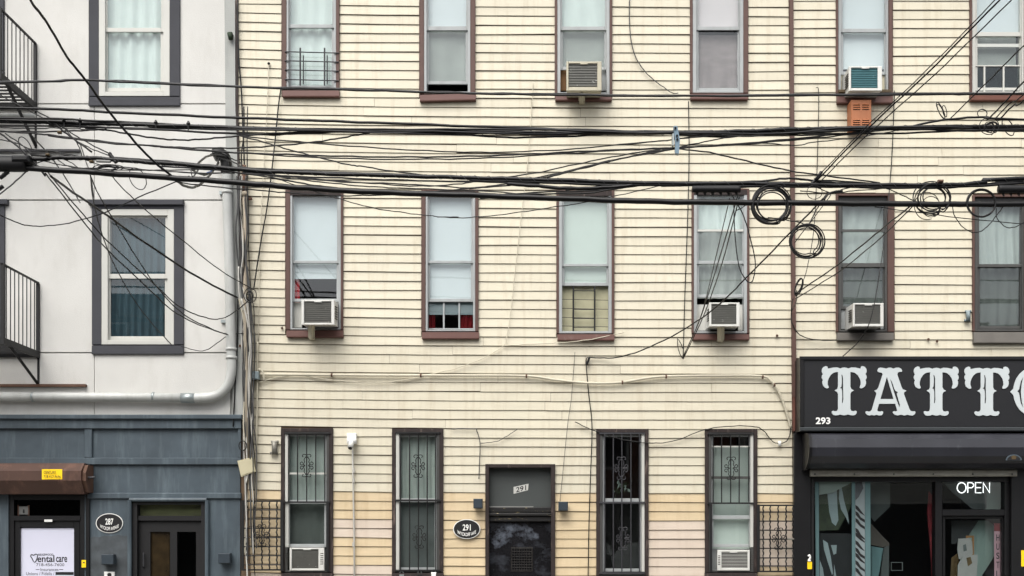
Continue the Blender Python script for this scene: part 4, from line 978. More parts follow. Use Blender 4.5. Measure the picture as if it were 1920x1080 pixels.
# weather head
m = MB(); m.tube(spline([W(424, 325, .11), W(423, 300, .12), W(414, 289, .18), W(402, 291, .22)], 6), .075, 10, r2=.09); m.build('weather_head', 'iron', pp, True)
rc = thing('conduit', 'rust topped tan conduit between the two houses', 'pipe', W(463, 870, .08))
MB().tube([W(457, 310, .09), W(459, 362, .09)], .034, 10).build('pipe', 'rust', rc, True)
MB().tube([W(459, 362, .09), W(460, 560, .09), W(463, 740, .09), W(465, 870, .09)], .032, 10).build('pipe', 'pipe_tan', rc, True)
MB().tube([W(459, 360, .09), W(459, 368, .09)], .042, 10).build('coupling', 'pipe_tan', rc, True)
for y in (372, 648): B('bracket', 'rust', rc, (448, y - 2, 472, y + 2, .04, .075))
t = thing('junction_box', 'small grey junction box feeding the cream conduit', 'junction box', W(477, 711, .04)); B('case', 'junction', t, (470, 696, 485, 711, .04, .12), c=.006); B('lid', 'junction', t, (471.5, 697.5, 483.5, 709.5, .12, .126)); MB().tube(spline([W(484, 692, .08), W(490, 694, .08), W(494, 702, .08), W(495, 712, .07)]), .012).build('tail', 'cable_cream', t)
t = thing('cable_box', 'tilted cream plastic cable box hanging between the two houses', 'cable box', W(460, 892, .05))
MB().prism([[(445, 864), (474, 857), (479, 884), (452, 894)]], .05, .14).build('case', 'box_cream', t); MB().prism([[(447, 866), (473, 860), (476.5, 883), (453, 891)]], .1405, .147).build('lid', 'box_cream', t)
cc = thing('cream_conduit', 'long cream conduit sagging across the clapboards below the middle windows', 'conduit', W(985, 716, .05))
cp = [(484, 702), (600, 703), (735, 704), (860, 704), (985, 705), (1040, 712), (1100, 718), (1160, 717.5), (1220, 708), (1260, 705.5), (1340, 704.5), (1424, 705), (1444, 713), (1460, 735), (1472, 765), (1483, 802)]
MB().tube(spline([W(x, y, .055) for x, y in cp], 6), .017, 8).build('pipe', 'cable_cream', cc, True)
for x, y in ((622, 703), (789, 704), (987, 705), (1167, 717), (1249, 706), (1430, 707), (1452, 722)): MB().tube([W(x - 1.5, y, .055), W(x + 1.5, y, .055)], .027, 8).build('clip', 'rust', cc)
# security camera
t = thing('security_camera', 'white security camera on the clapboards with a white conduit below', 'camera', W(660, 838, .04))
B('base', 'white', t, (650, 812, 668, 831, .036, .09), c=.01)
MB().tube([W(652, 828, .15), W(668, 826, .15)], .045, 10).build('housing', 'white', t, True); MB().tube([W(659, 829, .16), W(657, 839, .2)], .04, 10).build('lens_barrel', 'ac_white', t, True); MB().tube([W(656.7, 840, .2), W(656.5, 841, .205)], .028, 10).build('lens', 'print_black', t)
cd = tag(MB().tube([W(661, 840, .05), W(662, 900, .05), W(664, 1000, .05), W(665, GY - 20, .05)], .012, 8).build('camera_conduit', 'cable_white', None, True), 'thin white conduit running down from the security camera', 'conduit')
for y in (883, 901, 1021): MB().tube([W(663, y - 4, .052), W(663, y + 4, .052)], .018, 8).build('coupling', 'cable_white', cd)
# hooks, bolts
def hook(x, y, mat, label, s=1):
    m = MB(); m.box(x - 6 * s, y - 13 * s, x + 8 * s, y - 9 * s, .036, .06); m.box(x - 8 * s, y + 8 * s, x + 6 * s, y + 13 * s, .036, .06); m.tube([W(x, y - 11 * s, .07), W(x + s, y + 11 * s, .07)], PX(5 * s), 8)
    return tag(m.build('wall_hook', mat, None, True), label, 'hook')
hook(514, 839, 'galv_dirty', 'rusty iron wall bracket on the siding beside a ground floor window')
hook(1815, 592, 'junction', 'grey paint flaked wall hook beside a dark framed window', .8)
for x, y, l_ in ((1741, 636, 'small rusty nail in the siding above the shop sign'), (1757, 640, 'rust stained bolt in the siding above the shop sign'), (529, 615, 'rusty nail stub beside the middle floor window sill'), (1457, 629, 'small nail head in the siding near the corner trim')):
    tag(MB().tube([W(x, y, .03), W(x, y + .5, .05)], .018, 6).build('nail', 'rust', None), l_, 'nail')
# lock boxes at the foot of the barred window
for x, y, a, mt_, l_ in ((753, 1077, 0, 'galv', 'pale key lock box hanging left on the window guard'), (787, 1076, .2, 'iron', 'dark key lock box in the middle of the window guard'), (813, 1073, -.5, 'white', 'tilted white key lock box on the window guard')):
    t = thing('lock_box', l_, 'lock box', W(x, y + 10, .05))
    m = MB(); m.box(x - 5, y, x + 5, y + 14, .045, .08, .008); m.build('body', mt_, t)
    MB().tube(spline([W(x - 3, y, .06), W(x - 3, y - 4, .06), W(x, y - 6, .06), W(x + 3, y - 4, .06), W(x + 3, y, .06)], 4), .007).build('shackle', 'galv', t)
# ------------------------------------------------------------------ overhead cables
SPAN = 'black cable in the tangle strung along the street before the houses'
DROP = 'thin black drop wire slanting from the street cables to the stucco house'
MARK = [(30, 'dark splice case'), (120, 'upper fire escape'), (240, 'stucco wall'), (345, 'shadow of the charcoal window cap'), (440, 'weather head'), (560, 'house joint'), (720, 'low bar guard'), (900, 'slanting burgundy sill'), (1050, 'second clapboard gap'), (1180, 'beige air conditioner'), (1330, 'pale clamp'), (1420, 'dark terminal block'), (1500, 'large neat coil'), (1600, 'corner trim'), (1690, 'orange vent'), (1790, 'loose tangled coil'), (5000, 'shop end')]
def near(x): return [n for q, n in MARK if x <= q][0].replace('shadow of the charcoal window cap', 'charcoal window cap').replace('second clapboard gap', 'bar guarded shade')
HUE = {'cable': 'black', 'cable_grey': 'grey', 'cable_white': 'white', 'cable_cream': 'cream', 'cable_blue': 'blue'}
def describe(pts, t, kind):
    a, b = pts[0], pts[-1]; th = 'hair thin' if t < 2.1 else 'thin' if t < 2.9 else 'medium' if t < 3.9 else 'stout'
    tier = 'upper' if (a[1] + b[1]) / 2 < 268 else 'middle' if (a[1] + b[1]) / 2 < 312 else 'lower'
    if kind == DROP: return '%s black wire dropping from the %s to the wall by the %s' % (th, near(a[0]), near(b[0]))
    return '%s black cable, %s tangle, from the %s to the %s' % (th, tier, near(a[0]), near(b[0]))
def cable(pts, t, label=SPAN, group='street cables', d=4.0, mat='cable', name='cable', ends=False, n=6, seg=6, jit=0.0):
    if label in (SPAN, DROP): label = describe(pts, t, label)
    P = []
    for p in pts:
        P.append((p[0], p[1], p[2] if len(p) > 2 else d))
    if ends:      # carry on along the street past both edges of the picture
        (x0, y0, d0), (x1, y1, d1) = P[0], P[1]; s = (y1 - y0) / (x1 - x0); P.insert(0, (-760, y0 + s * .3 * (-760 - x0), d0))
        (x0, y0, d0), (x1, y1, d1) = P[-1], P[-2]; s = (y1 - y0) / (x1 - x0); P.append((2700, y0 + s * .3 * (2700 - x0), d0))
    pts3 = [W(*p) + (Vector((0, random.uniform(-1, 1) * jit, 0)) if jit else Vector()) for p in P]
    dd = sum(p[2] for p in P) / len(P)
    path = spline(pts3, seg); ph_ = random.uniform(0, 6)
    if len(path) > 4:      # small kinks
        for i in range(1, len(path) - 1): path[i] = path[i] + Vector((0, 0, 1)) * (.0045 * math.sin(i * 1.7 + ph_) * math.sin(i * .53 + ph_ * 2))
    m = MB(); m.tube(path, max(PX(t / 2, dd), .0022), n)
    return tag(m.build(name, mat, None, True), label, 'cable', group)
def lash(par, pts, t, d=4.0, pitch=26, mat='cable_grey'):
    path = spline([W(x, y, d) for x, y in pts], 40); m = MB(); out = []; acc = 0
    for i, p in enumerate(path):
        if i: acc += (p - path[i - 1]).length
        a = acc / PX(pitch, d) * 2 * math.pi; r = PX(t / 2, d) + .002
        out.append(p + Vector((0, math.cos(a) * r, math.sin(a) * r)))
    m.tube(out, .0025, 3); m.build('lashing_wire', mat, par)
m1 = [(0, 155), (150, 150.5), (300, 157), (480, 164), (640, 168), (800, 173), (920, 176), (1050, 178), (1240, 180), (1500, 179), (1760, 177), (1920, 176)]
cable(m1, 4, 'topmost black cable crossing just below the top floor sills', ends=True)
cable([(x, y - 2.2 + .6 * math.sin(x / 60)) for x, y in m1], 1.8, 'thin grey strand painting the sheen on the topmost cable', mat='cable_grey', ends=True)  # lighter strand added as the sheen on the cable's upper side
cable([(0, 202), (200, 210), (400, 219), (560, 225), (700, 230), (920, 238), (1100, 244), (1240, 247), (1500, 245), (1700, 242), (1920, 240)], 5, ends=True)
m3 = [(0, 226), (150, 231), (300, 235), (480, 241), (700, 246), (920, 248), (1100, 249.5), (1270, 249), (1400, 246), (1500, 242), (1680, 239), (1840, 237), (1920, 237)]
c = cable(m3, 7.5, 'thick lashed black cable carrying the pale clamp', ends=True, n=8); lash(c, m3, 7.5)
cable([(0, 229), (100, 233), (200, 240.5), (300, 246), (480, 250.5), (560, 248.5), (700, 246), (920, 252), (1020, 252.5), (1200, 251), (1350, 253), (1500, 251), (1600, 246), (1680, 240), (1770, 227), (1850, 222.5), (1920, 227)], 4, ends=True, jit=.05)
cable([(0, 224), (160, 228), (340, 232), (560, 242), (800, 244), (1000, 246), (1250, 253), (1400, 249), (1600, 243), (1800, 241), (1920, 243)], 4, ends=True, jit=.06)
cable([(0, 232), (300, 240), (600, 247), (880, 254), (950, 256), (1060, 254), (1200, 252), (1420, 253), (1700, 246), (1920, 246)], 3.5, ends=True, jit=.06)
cable([(1360, 256), (1440, 254), (1560, 252), (1620, 247), (1700, 241), (1780, 245), (1920, 246)], 3)
cable([(160, 241), (200, 244), (250, 252.5), (300, 260), (340, 262.5), (380, 261), (425, 257), (480, 252.5), (560, 248), (690, 247)], 3.2)
cable([(0, 247), (100, 246.5), (170, 244), (200, 243)], 3); cable([(0, 239), (60, 241), (110, 240), (160, 243)], 2)
cable([(0, 246), (60, 250), (100, 254), (200, 266), (290, 274), (360, 277), (440, 277.5), (500, 274.5), (565, 269), (620, 262), (665, 254), (700, 248)], 3)
cable([(90, 254), (200, 268), (300, 274), (360, 280), (440, 286), (520, 289), (640, 293), (760, 294.5), (880, 293), (1000, 288.5), (1100, 283.5), (1200, 279.5), (1268, 277), (1340, 273), (1440, 265), (1550, 254), (1620, 247)], 3.2)
cable([(300, 276), (440, 286.5), (640, 297), (800, 298.5), (920, 296), (1060, 288), (1180, 281), (1268, 278), (1400, 270), (1560, 256), (1640, 246), (1700, 240)], 2.6)
cable([(450, 255), (560, 266), (700, 277), (820, 283.5), (920, 285.5), (1050, 281), (1200, 268), (1260, 262), (1320, 254), (1360, 250)], 2.4)
cable([(455, 256), (500, 268), (540, 280), (600, 296), (655, 309), (680, 312), (750, 323), (830, 331)], 2.6)
m8 = [(0, 300), (100, 296), (180, 297), (260, 303), (350, 309), (480, 320), (620, 326), (800, 331), (920, 334.5), (1050, 338), (1240, 344), (1400, 344), (1540, 347), (1700, 347), (1800, 346), (1850, 341), (1920, 334)]
c = cable(m8, 8, 'thick lashed black cable above the heaviest cable', ends=True, n=8); lash(c, m8, 8)
cable([(60, 291), (160, 296), (230, 297), (330, 304), (420, 313), (480, 316), (620, 323), (800, 329)], 4)
cable([(300, 312), (400, 318), (480, 327), (640, 334), (760, 338), (920, 341.5), (1050, 343), (1200, 345)], 3.2); cable([(880, 338), (1000, 341), (1120, 346), (1250, 347), (1400, 349), (1560, 350), (1700, 352), (1800, 350), (1920, 343)], 5)
m9 = [(45, 315), (200, 325), (330, 334), (480, 345), (560, 352), (700, 360), (880, 366), (1100, 374), (1240, 378), (1400, 380), (1600, 381.5), (1760, 383), (1920, 382)]
c = cable([(-760, 270)] + m9 + [(2700, 375)], 10.5, 'heaviest smooth black cable crossing the window heads', n=10)
cable([(330, 336), (400, 341), (500, 347), (600, 353), (700, 357), (800, 361), (920, 367)], 5)
cable([(330, 341), (400, 350), (500, 358), (560, 363), (640, 367), (720, 365.5), (800, 361), (880, 353), (960, 347), (1060, 340), (1150, 341)], 2.4)
cable([(455, 322), (520, 331), (600, 341), (680, 349), (760, 353), (900, 358), (1010, 366)], 2.4); cable([(460, 325), (540, 331), (620, 338), (700, 344), (780, 349), (850, 346), (900, 339), (1000, 325), (1080, 308), (1160, 292), (1230, 281), (1268, 278)], 2.4)
cable([(455, 324), (520, 335), (580, 346), (640, 353), (720, 357)], 3); cable([(470, 322), (560, 333), (640, 341), (760, 345), (880, 352), (970, 345), (1060, 322), (1140, 302), (1268, 279)], 2.4)
cable([(1025, 334), (1080, 318), (1150, 301), (1220, 285), (1268, 279)], 3); cable([(880, 354), (960, 343), (1040, 326), (1100, 314), (1180, 294), (1268, 279)], 2.4)
cable([(900, 372), (1000, 364), (1100, 362), (1180, 350), (1240, 344)], 3.4); cable([(930, 366), (1020, 360), (1120, 357), (1200, 347)], 3); cable([(1060, 356), (1150, 349), (1230, 346), (1300, 345)], 5); cable([(950, 345), (1000, 348), (1060, 353), (1130, 352), (1190, 347)], 7)
cable([(820, 407), (880, 408), (960, 400), (1040, 388), (1100, 379), (1160, 366), (1240, 348)], 1.8, 'thin black wire sagging across the middle window heads'); cable([(480, 327), (520, 336), (580, 356), (640, 374), (700, 390), (760, 399), (820, 406), (860, 407)], 1.8, 'thin black wire sagging across the middle window heads')
cable([(1270, 279), (1330, 286), (1400, 302), (1480, 320), (1560, 331), (1650, 343)], 2.8, 'single black wire slanting down from the pale clamp')
cable([(1272, 277), (1360, 272), (1440, 269), (1490, 273), (1530, 266), (1600, 259), (1660, 249), (1690, 243)], 2); cable([(1270, 277), (1300, 270), (1370, 257), (1440, 248), (1500, 243)], 2.4); cable([(1150, 272), (1260, 262), (1330, 255), (1420, 251)], 2)
cable([(1240, 348), (1340, 343), (1440, 337), (1480, 336), (1560, 340), (1660, 344), (1750, 345)], 4, jit=.05); cable([(1500, 337), (1600, 341), (1690, 348), (1800, 350), (1870, 342), (1920, 338)], 3); cable([(1380, 352), (1450, 346), (1540, 344), (1660, 350), (1780, 352), (1840, 346), (1920, 339)], 3)
cable([(1500, 358), (1560, 362), (1600, 358), (1680, 352), (1760, 350)], 2); cable([(1530, 350), (1560, 362), (1590, 352), (1640, 350)], 2)
cable([(0, 262), (30, 268), (60, 280), (100, 284), (180, 298), (260, 305)], 2.2); cable([(0, 288), (80, 287), (140, 294), (200, 312), (280, 319), (360, 318), (430, 319)], 2.2); cable([(60, 296), (130, 312), (200, 318), (300, 320), (380, 326), (440, 322)], 2); cable([(20, 285), (90, 292), (140, 315), (220, 313), (320, 322), (440, 325)], 2)
cable([(45, 315), (80, 302), (110, 296), (135, 306), (150, 318)], 2)
# long diagonals over the street
DG = 'black service cable climbing away over the street'
cable([(30, -60, 6.5), (57, 0, 6.0), (89, 44, 5.6), (126, 107, 5.2), (159, 148, 5), (200, 204, 4.6), (237, 248, 4.4), (281, 296, 4.2), (322, 330, 4.0)], 5, 'thick black cable slanting down across the stucco house', 'street diagonals')
for k, (a, b, t_) in enumerate((((1525, 340), (1866, 0), 2), ((1530, 340), (1874, 0), 3), ((1533, 345), (1896, 0), 2.2))):
    cable([(a[0], a[1], 4.0), (a[0] + (b[0] - a[0]) * .26, a[1] + (b[1] - a[1]) * .27, 4.5), (a[0] + (b[0] - a[0]) * .6, a[1] + (b[1] - a[1]) * .59, 5.2), (b[0], b[1], 6), (b[0] + 160, b[1] - 165, 7)], t_, 'taut black wire of the three rising past the orange vent', 'street diagonals')
cable([(1782, 222, 4), (1850, 155, 4.6), (1920, 85, 5.3), (2080, -70, 6.6)], 2.4, 'single wire rising across the sliding screens', 'street diagonals')
for a, b, t_ in (((1850, 226), (1925, 148), 3), ((1866, 222), (1925, 172), 2.4), ((1872, 226), (1925, 183), 3)):
    cable([(a[0], a[1], 4), (a[0] + 30, a[1] - 30, 4.2), (b[0], b[1], 4.5), (b[0] + 200, b[1] - 200, 6)], t_, 'short wire fanning up from the knot at the shop end', 'street diagonals')
cable([(1521, 345), (1534, 332), (1540, 322)], 7, 'frayed wire splice at the foot of three rising wires', 'splices')
# drops to the stucco house
def drop(pts, t_, label=DROP, mat='cable'):
    n = len(pts); return cable([(x, y, 4 + (.12 - 4) * i / (n - 1)) for i, (x, y) in enumerate(pts)], t_, label, 'drop wires', mat=mat)
drop([(95, 330), (136, 360), (191, 397), (272, 455), (370, 519), (445, 558)], 4, 'knotted black drop cable crossing the teal curtained window')
drop([(85, 325), (113, 360), (171, 434), (206, 473), (272, 535), (323, 582), (373, 609), (428, 628)], 2.4)
drop([(88, 320), (120, 360), (190, 440), (249, 496), (296, 539), (335, 574), (380, 594), (412, 598), (440, 585), (470, 560)], 2.2)
drop([(170, 330), (175, 375), (191, 438), (218, 504), (265, 582), (322, 647)], 2.2); drop([(165, 318), (185, 365), (215, 415), (262, 492), (300, 545), (345, 590), (400, 618), (430, 628)], 2.2); drop([(205, 325), (237, 360), (284, 403), (350, 457), (412, 506), (475, 543)], 2)
drop([(150, 268), (160, 300), (170, 330), (176, 370)], 2); drop([(60, 255), (100, 300), (130, 345), (150, 380)], 2.6)
cable([(-60, 372, 3.5), (0, 403, 3.2), (40, 420, 3), (75, 424, 2.8), (130, 418, 2.8), (200, 397, 3), (260, 370, 3.4), (355, 330, 4)], 2.2, 'slack black wire looping below the cables on the left', 'drop wires')
cable([(-40, 395), (0, 364), (35, 335), (58, 313), (70, 310), (80, 318)], 2.6, 'grey wire rising out of the dark splice case', 'drop wires', mat='cable_grey')
cable([(340, 650, .1), (380, 658, .1), (405, 645, .1), (428, 629, .1), (455, 625, .1)], 1.6, 'thin slack wire below the teal curtained window', 'drop wires')
for p_, t_ in (([(0, 250), (30, 272), (60, 300), (85, 330)], 4), ([(0, 178), (50, 205), (100, 232), (137, 260), (170, 278), (205, 292)], 2.2), ([(60, 205), (95, 222), (120, 240), (160, 265), (207, 289)], 2.6), ([(98, 225), (112, 240), (135, 258), (172, 285)], 4), ([(10, 250), (45, 275), (60, 292)], 2.6), ([(120, 240), (140, 262), (150, 280), (155, 300)], 2)):
    cable(p_, t_, ('stout' if t_ > 3.5 else 'medium' if t_ > 2.3 else 'thin') + ' black wire slanting through the tangle near the ' + near(p_[-1][0]), 'street diagonals')
def loop(cx, cy, rx, ry, n, t_, label, spread=.12, tilt=0, d=4.0, name='cable_coil', arc=1.0):
    m = MB()
    pts = []
    N = 22
    for k in range(int(N * n * arc) + 1):
        a = 2 * math.pi * k / N + 1.2; q = k // N; random.seed(int(cx) * 31 + q)
        s_ = 1 + random.uniform(-spread, spread * .5); ox = random.uniform(-spread, spread) * rx * .6; oy = random.uniform(-spread, spread) * ry * .5; od = random.uniform(-.05, .05)
        x = rx * s_ * math.cos(a); y = ry * s_ * math.sin(a)
        pts.append(W(cx + ox + x * math.cos(tilt) - y * math.sin(tilt), cy + oy + x * math.sin(tilt) + y * math.cos(tilt), d + od))
    m.tube(spline(pts, 2), PX(t_ / 2, d), 5)
    return tag(m.build(name, 'cable', None, True), label, 'cable coil', 'coiled cables')
loop(1446, 384, 33, 33, 11, 2.4, 'large neat coil of black cable hanging in front of the heavy cable', .2)
loop(1512, 453, 30, 30, 7, 2.2, 'coil of black cable hanging by itself over the corner trim', .17)
loop(1498, 537, 6, 17, 4, 1.8, 'small narrow coil of wire hanging below the round coil', .25, .35, d=.9)
loop(1748, 372, 30, 26, 6, 2.4, 'loose tangled coil of wire above the window heads', .3); loop(1742, 385, 22, 24, 2, 1.6, 'second thinner tangle over the loose coil', .3)
loop(1840, 381, 27, 26, 2, 3.6, 'single thick loop of black cable beside the dark terminal block', .05)
loop(1858, 238, 15, 13, 7, 1.7, 'knotted wire bundle where the wires fan upward', .5); loop(1842, 213, 9, 8, 2, 1.6, 'small wire ring above the knotted bundle', .1)
loop(1890, 238, 9, 18, 1, 2, 'open wire loop hanging right of the knotted bundle', .1, -.5); loop(1764, 208, 4, 15, 2, 1.8, 'tall thin wire loop sticking up from the cable', .2, -.45); loop(1771, 208, 4, 12, 1, 1.6, 'second thin wire loop sticking up from the cable', .2, -.2)
loop(258, 336, 14, 22, 1, 1.8, 'open wire loop hanging left of the weather head', .1, -.5); loop(205, 315, 24, 5, 4, 1.7, 'flat wire tangle on the cables over the stucco wall', .4); loop(48, 276, 10, 22, 1, 2, 'long open wire loop by the upper fire escape', .1, -.5)
loop(1528, 360, 14, 13, 1, 1.4, 'thin loop of wire under the cable near the corner trim', .1)
# weather head loops
for p_, t_ in (([(365, 315, 3.2), (378, 300, 2.6), (392, 292, 1.5), (404, 292, .5)], 4), ([(360, 318, 3.6), (372, 325, 3), (388, 327, 2), (405, 312, 1), (410, 298, .4)], 3.5), ([(400, 290, .4), (420, 292, .4), (436, 298, .6), (450, 304, .8), (453, 312, 1)], 2.2), ([(405, 296, .4), (425, 300, .5), (440, 305, .8), (460, 318, 1.5), (475, 324, 2.6)], 3), ([(330, 338, 4), (350, 350, 3.6), (370, 349, 3), (392, 330, 1.5), (410, 305, .4)], 4.5), ([(395, 290, .4), (412, 286, .5), (428, 296, .5), (432, 322, .3)], 4), ([(358, 320, 4), (362, 332, 4), (372, 318, 3.6), (358, 336, 4)], 2)):
    cable(p_, t_, 'black service cable curling into the weather head on the conduit', 'weather head cables')
cable([(388, 324, 2), (396, 321, 1.8), (402, 314, 1.5)], 2.4, 'short blue taped cable end by the weather head', 'weather head cables', mat='cable_blue')
# right-hand drops
RD = 'thin wire running from the street cables down to the clapboards'
cable([(1383, 368, 4), (1362, 440, 3), (1338, 520, 1.8), (1310, 605, .7), (1279, 672, .06)], 2, RD, 'clapboard drops'); cable([(1386, 370, 4), (1355, 490, 2.4), (1320, 590, .9), (1281, 673, .06)], 2, RD, 'clapboard drops'); cable([(1368, 372, 4), (1345, 470, 2.6), (1315, 590, 1), (1280, 672, .06)], 1.6, RD, 'clapboard drops')
cable([(1291, 190, .05), (1292, 300, .05), (1289, 420, .05), (1284, 560, .05), (1281, 670, .06)], 1.8, 'thin vertical wire stapled to the clapboards beside the white curtain', 'wall wires'); cable([(1270, 634, .06), (1272, 655, .06), (1280, 672, .06), (1281, 655, .06), (1272, 636, .06)], 1.4, 'tiny wire loop on the wall where the drop wires meet', 'wall wires')
cable([(1370, 362), (1392, 400), (1405, 440), (1416, 490), (1412, 524), (1402, 528), (1386, 500), (1378, 440), (1376, 385)], 2.2, 'slack wire loop hanging across the window by the corner trim', 'clapboard drops')
cable([(1104, 670, .05), (1150, 671, .1), (1200, 658, .5), (1270, 625, 1.2), (1340, 578, 2), (1400, 520, 2.8), (1480, 438, 3.5), (1548, 368, 4)], 2.6, 'long black wire curving from the cables to the clapboards below the shade', 'clapboard drops')
cable([(1490, 552, .5), (1570, 497, 1.4), (1650, 432, 2.9), (1705, 388, 4)], 2.6, 'pair of wires crossing the dark framed window', 'clapboard drops'); cable([(1492, 560, .5), (1575, 508, 1.4), (1650, 447, 2.9), (1710, 388, 4)], 2, 'pair of wires crossing the dark framed window', 'clapboard drops')
cable([(1677, 170, .05), (1674, 260, .05), (1669, 340, .06), (1660, 430, .3), (1648, 520, .5), (1632, 600, .6), (1610, 640, .5), (1580, 668, .4)], 1.8, 'thin wire hanging past the round fan to the shop sign', 'wall wires')
cable([(1530, 165, .05), (1535, 172, .05), (1534, 250, .05), (1531, 340, .05), (1526, 430, .2), (1514, 500, .6), (1505, 530, .9)], 1.5, 'thin wire down the siding from a bent nail above the corner', 'wall wires')
cable([(1487, 560, .4), (1484, 580, .1), (1485, 605, .08), (1500, 628, .06), (1530, 637, .06), (1570, 638, .06)], 1.8, 'thin black wire draped from the corner trim to the grey sill', 'wall wires'); cable([(1494, 545, .9), (1493, 565, .6), (1487, 578, .2), (1484, 585, .08)], 1.8, 'short wire tail under the small narrow coil', 'wall wires')
cable([(1786, 386), (1790, 405), (1808, 428), (1830, 436), (1850, 426), (1870, 402), (1882, 386)], 1.9, 'slack wire bow hanging below the heavy cable at the shop end', 'clapboard drops'); cable([(1640, 388), (1720, 398), (1840, 413), (1960, 422)], 1.7, 'faint taut wire just below the heavy cable at the shop end', 'clapboard drops'); cable([(1868, 390), (1870, 410), (1890, 427), (1915, 420), (1940, 400)], 1.8, 'second slack wire bow at the shop end', 'clapboard drops')
cable([(1440, 408), (1490, 415), (1512, 422)], 2, 'short black link between the two round coils', 'clapboard drops'); cable([(1515, 425), (1530, 395), (1550, 365), (1570, 358)], 2.2, 'black wire lifting from the round coil to the cables', 'clapboard drops'); cable([(1490, 455), (1540, 390), (1560, 362)], 1.8, 'thin wire beside the round coil', 'clapboard drops')
cable([(1380, 395), (1420, 372), (1430, 360)], 2, 'short wire entering the large coil', 'clapboard drops'); cable([(1545, 375), (1556, 362), (1580, 358)], 4, 'short thick wire stub beneath the cable', 'clapboard drops'); cable([(1660, 352), (1690, 365), (1720, 378), (1770, 382)], 2, 'wire threading into the loose coil', 'clapboard drops')
# wires on the clapboards
ww = 'wall wires'
cable([(1000, 153, .05), (997, 200, .05), (990, 300, .05), (978, 400, .05), (967, 500, .05), (957, 590, .05), (950, 632, .05), (944, 648, .05), (905, 672, .05), (850, 692, .05), (800, 703, .05)], 1.4, 'cream wire wandering down the siding between two middle windows', ww, mat='cable_cream')
cable([(944, 648, .05), (1000, 645, .05), (1060, 642, .09), (1110, 636, .09), (1170, 623, .05)], 1.8, 'cream wire branching below the bar guarded window sill', ww, mat='cable_cream'); cable([(484, 718, .05), (510, 710, .05), (560, 703, .05), (600, 710, .05), (660, 716, .05), (720, 717, .05), (780, 709, .05), (800, 704, .05)], 1.8, 'slack cream wire sagging under the cream conduit', ww, mat='cable_cream')
cable([(1102, 670, .05), (1099, 680, .06), (1104, 740, .05), (1110, 800, .05), (1107, 900, .05), (1104, 1000, .05), (1102, 1130, .05)], 1.9, 'thin black wire down the siding between door and barred window', ww); cable([(1100, 683, .06), (1103, 676, .06), (1105, 670, .06)], 5, 'small black wire knot on the siding above the door', ww)
cable([(1078, 791, .05), (1110, 806, .06), (1150, 820, .07), (1190, 828, .08), (1230, 831, .06), (1270, 825, .05), (1320, 806, .06), (1370, 799, .07), (1415, 800, .06), (1432, 808, .05), (1445, 824, .05), (1456, 831, .05), (1472, 829, .05), (1480, 818, .05), (1483, 802, .05)], 1.9, 'black wire swagged above the two barred windows right of the door', ww)
cable([(1462, 827, .05), (1462, 836, .05)], 6, 'small white wire clip on the siding beside the shop', ww, mat='white')
cable([(846, 804, .05), (890, 804, .05), (894, 808, .05), (900, 830, .05), (899, 870, .05), (898, 898, .05)], 1.9, 'thin dark wire hanging above the lamp left of the door', ww, mat='cable_grey'); cable([(900, 831, .05), (930, 828, .05), (950, 818, .05), (970, 805, .05)], 1.5, 'thin wire swinging up from the hanging wire above the door', ww, mat='cable_grey')
cable([(1182, -40, .05), (1180, 30, .05), (1184, 80, .05), (1196, 115, .05), (1218, 143, .05), (1245, 164, .05), (1260, 174, .05), (1272, 175, .05)], 1.9, 'slack dark wire between two top floor windows', ww, mat='cable_grey')
cable([(527, 165, .07), (522, 200, .06), (514, 280, .06), (502, 380, .06), (488, 460, .07), (476, 540, .08)], 2.6, 'black wire from a top floor sill down to the house joint', ww); cable([(504, 119, .05), (501, 200, .05), (494, 320, .05), (488, 450, .05), (484, 640, .05)], 1.6, 'faint cream wire down the siding near the house joint', ww, mat='cable_cream'); cable([(483, 641, .05), (482, 760, .06), (480, 860, .06), (478, 936, .06)], 3, 'straight cream wire down past the junction box', ww, mat='cable_cream')
cable([(1078, 660, .05), (1072, 740, .05), (1064, 800, .05), (1056, 880, .05), (1050, 940, .05)], 1.0, 'hair thin wire on the siding above the right door lamp', ww, mat='cable_grey')
tag(MB().tube([W(504, 119, .03), W(504, 119.5, .06)], .02, 6).build('nail', 'iron', None), 'black nail holding the faint cream wire', 'nail')
# bundle between the two houses
rb = random.Random(3)
for i in range(15):
    x0 = 449 + i * 1.5; y0 = rb.choice([200, 330, 330, 500, 560, 560]); m_ = rb.choice(['cable', 'cable', 'cable', 'cable_grey', 'cable_grey', 'cable_white'] if y0 < 560 else ['cable', 'cable_grey', 'cable_cream', 'cable_white'])
    y1 = rb.choice([860, 940, 1070, 1200])
    pts = [(x0 - 6 + (y - 200) * .012 + rb.uniform(-3.5, 3.5) + (6 if y > 560 else 0), y, .07 + rb.uniform(0, .05) + i * .003) for y in range(y0, y1, 48)]
    cable(pts, rb.uniform(1.6, 3.2), HUE[m_] + ' wire between the houses, from ' + {200: 'the upper cables', 330: 'the rusty conduit top', 500: 'above the wire knot', 560: 'the wire knot'}[y0] + {860: ' to the cable box', 940: ' to the open grille', 1070: ' down behind the grille', 1200: ' to the pavement'}[y1], 'wires between the houses', mat=m_)
cable([(446, 560, .1), (445, 640, .07), (441, 720, .05), (437, 800, .1)], 2.6, 'black wire dropping over the shopfront cornice', ww); cable([(446, 0, .08), (447, 100, .07), (452, 160, .06), (455, 230, .06), (459, 330, .07)], 3, 'black wire along the house joint on the top floor', ww)
loop(455, 836, 7, 9, 1, 2, 'small wire ring beside the slate blue fascia', .1, d=.15); loop(468, 556, 10, 12, 4, 1.6, 'messy wire knot where the drops reach the house joint', .6, d=.2)
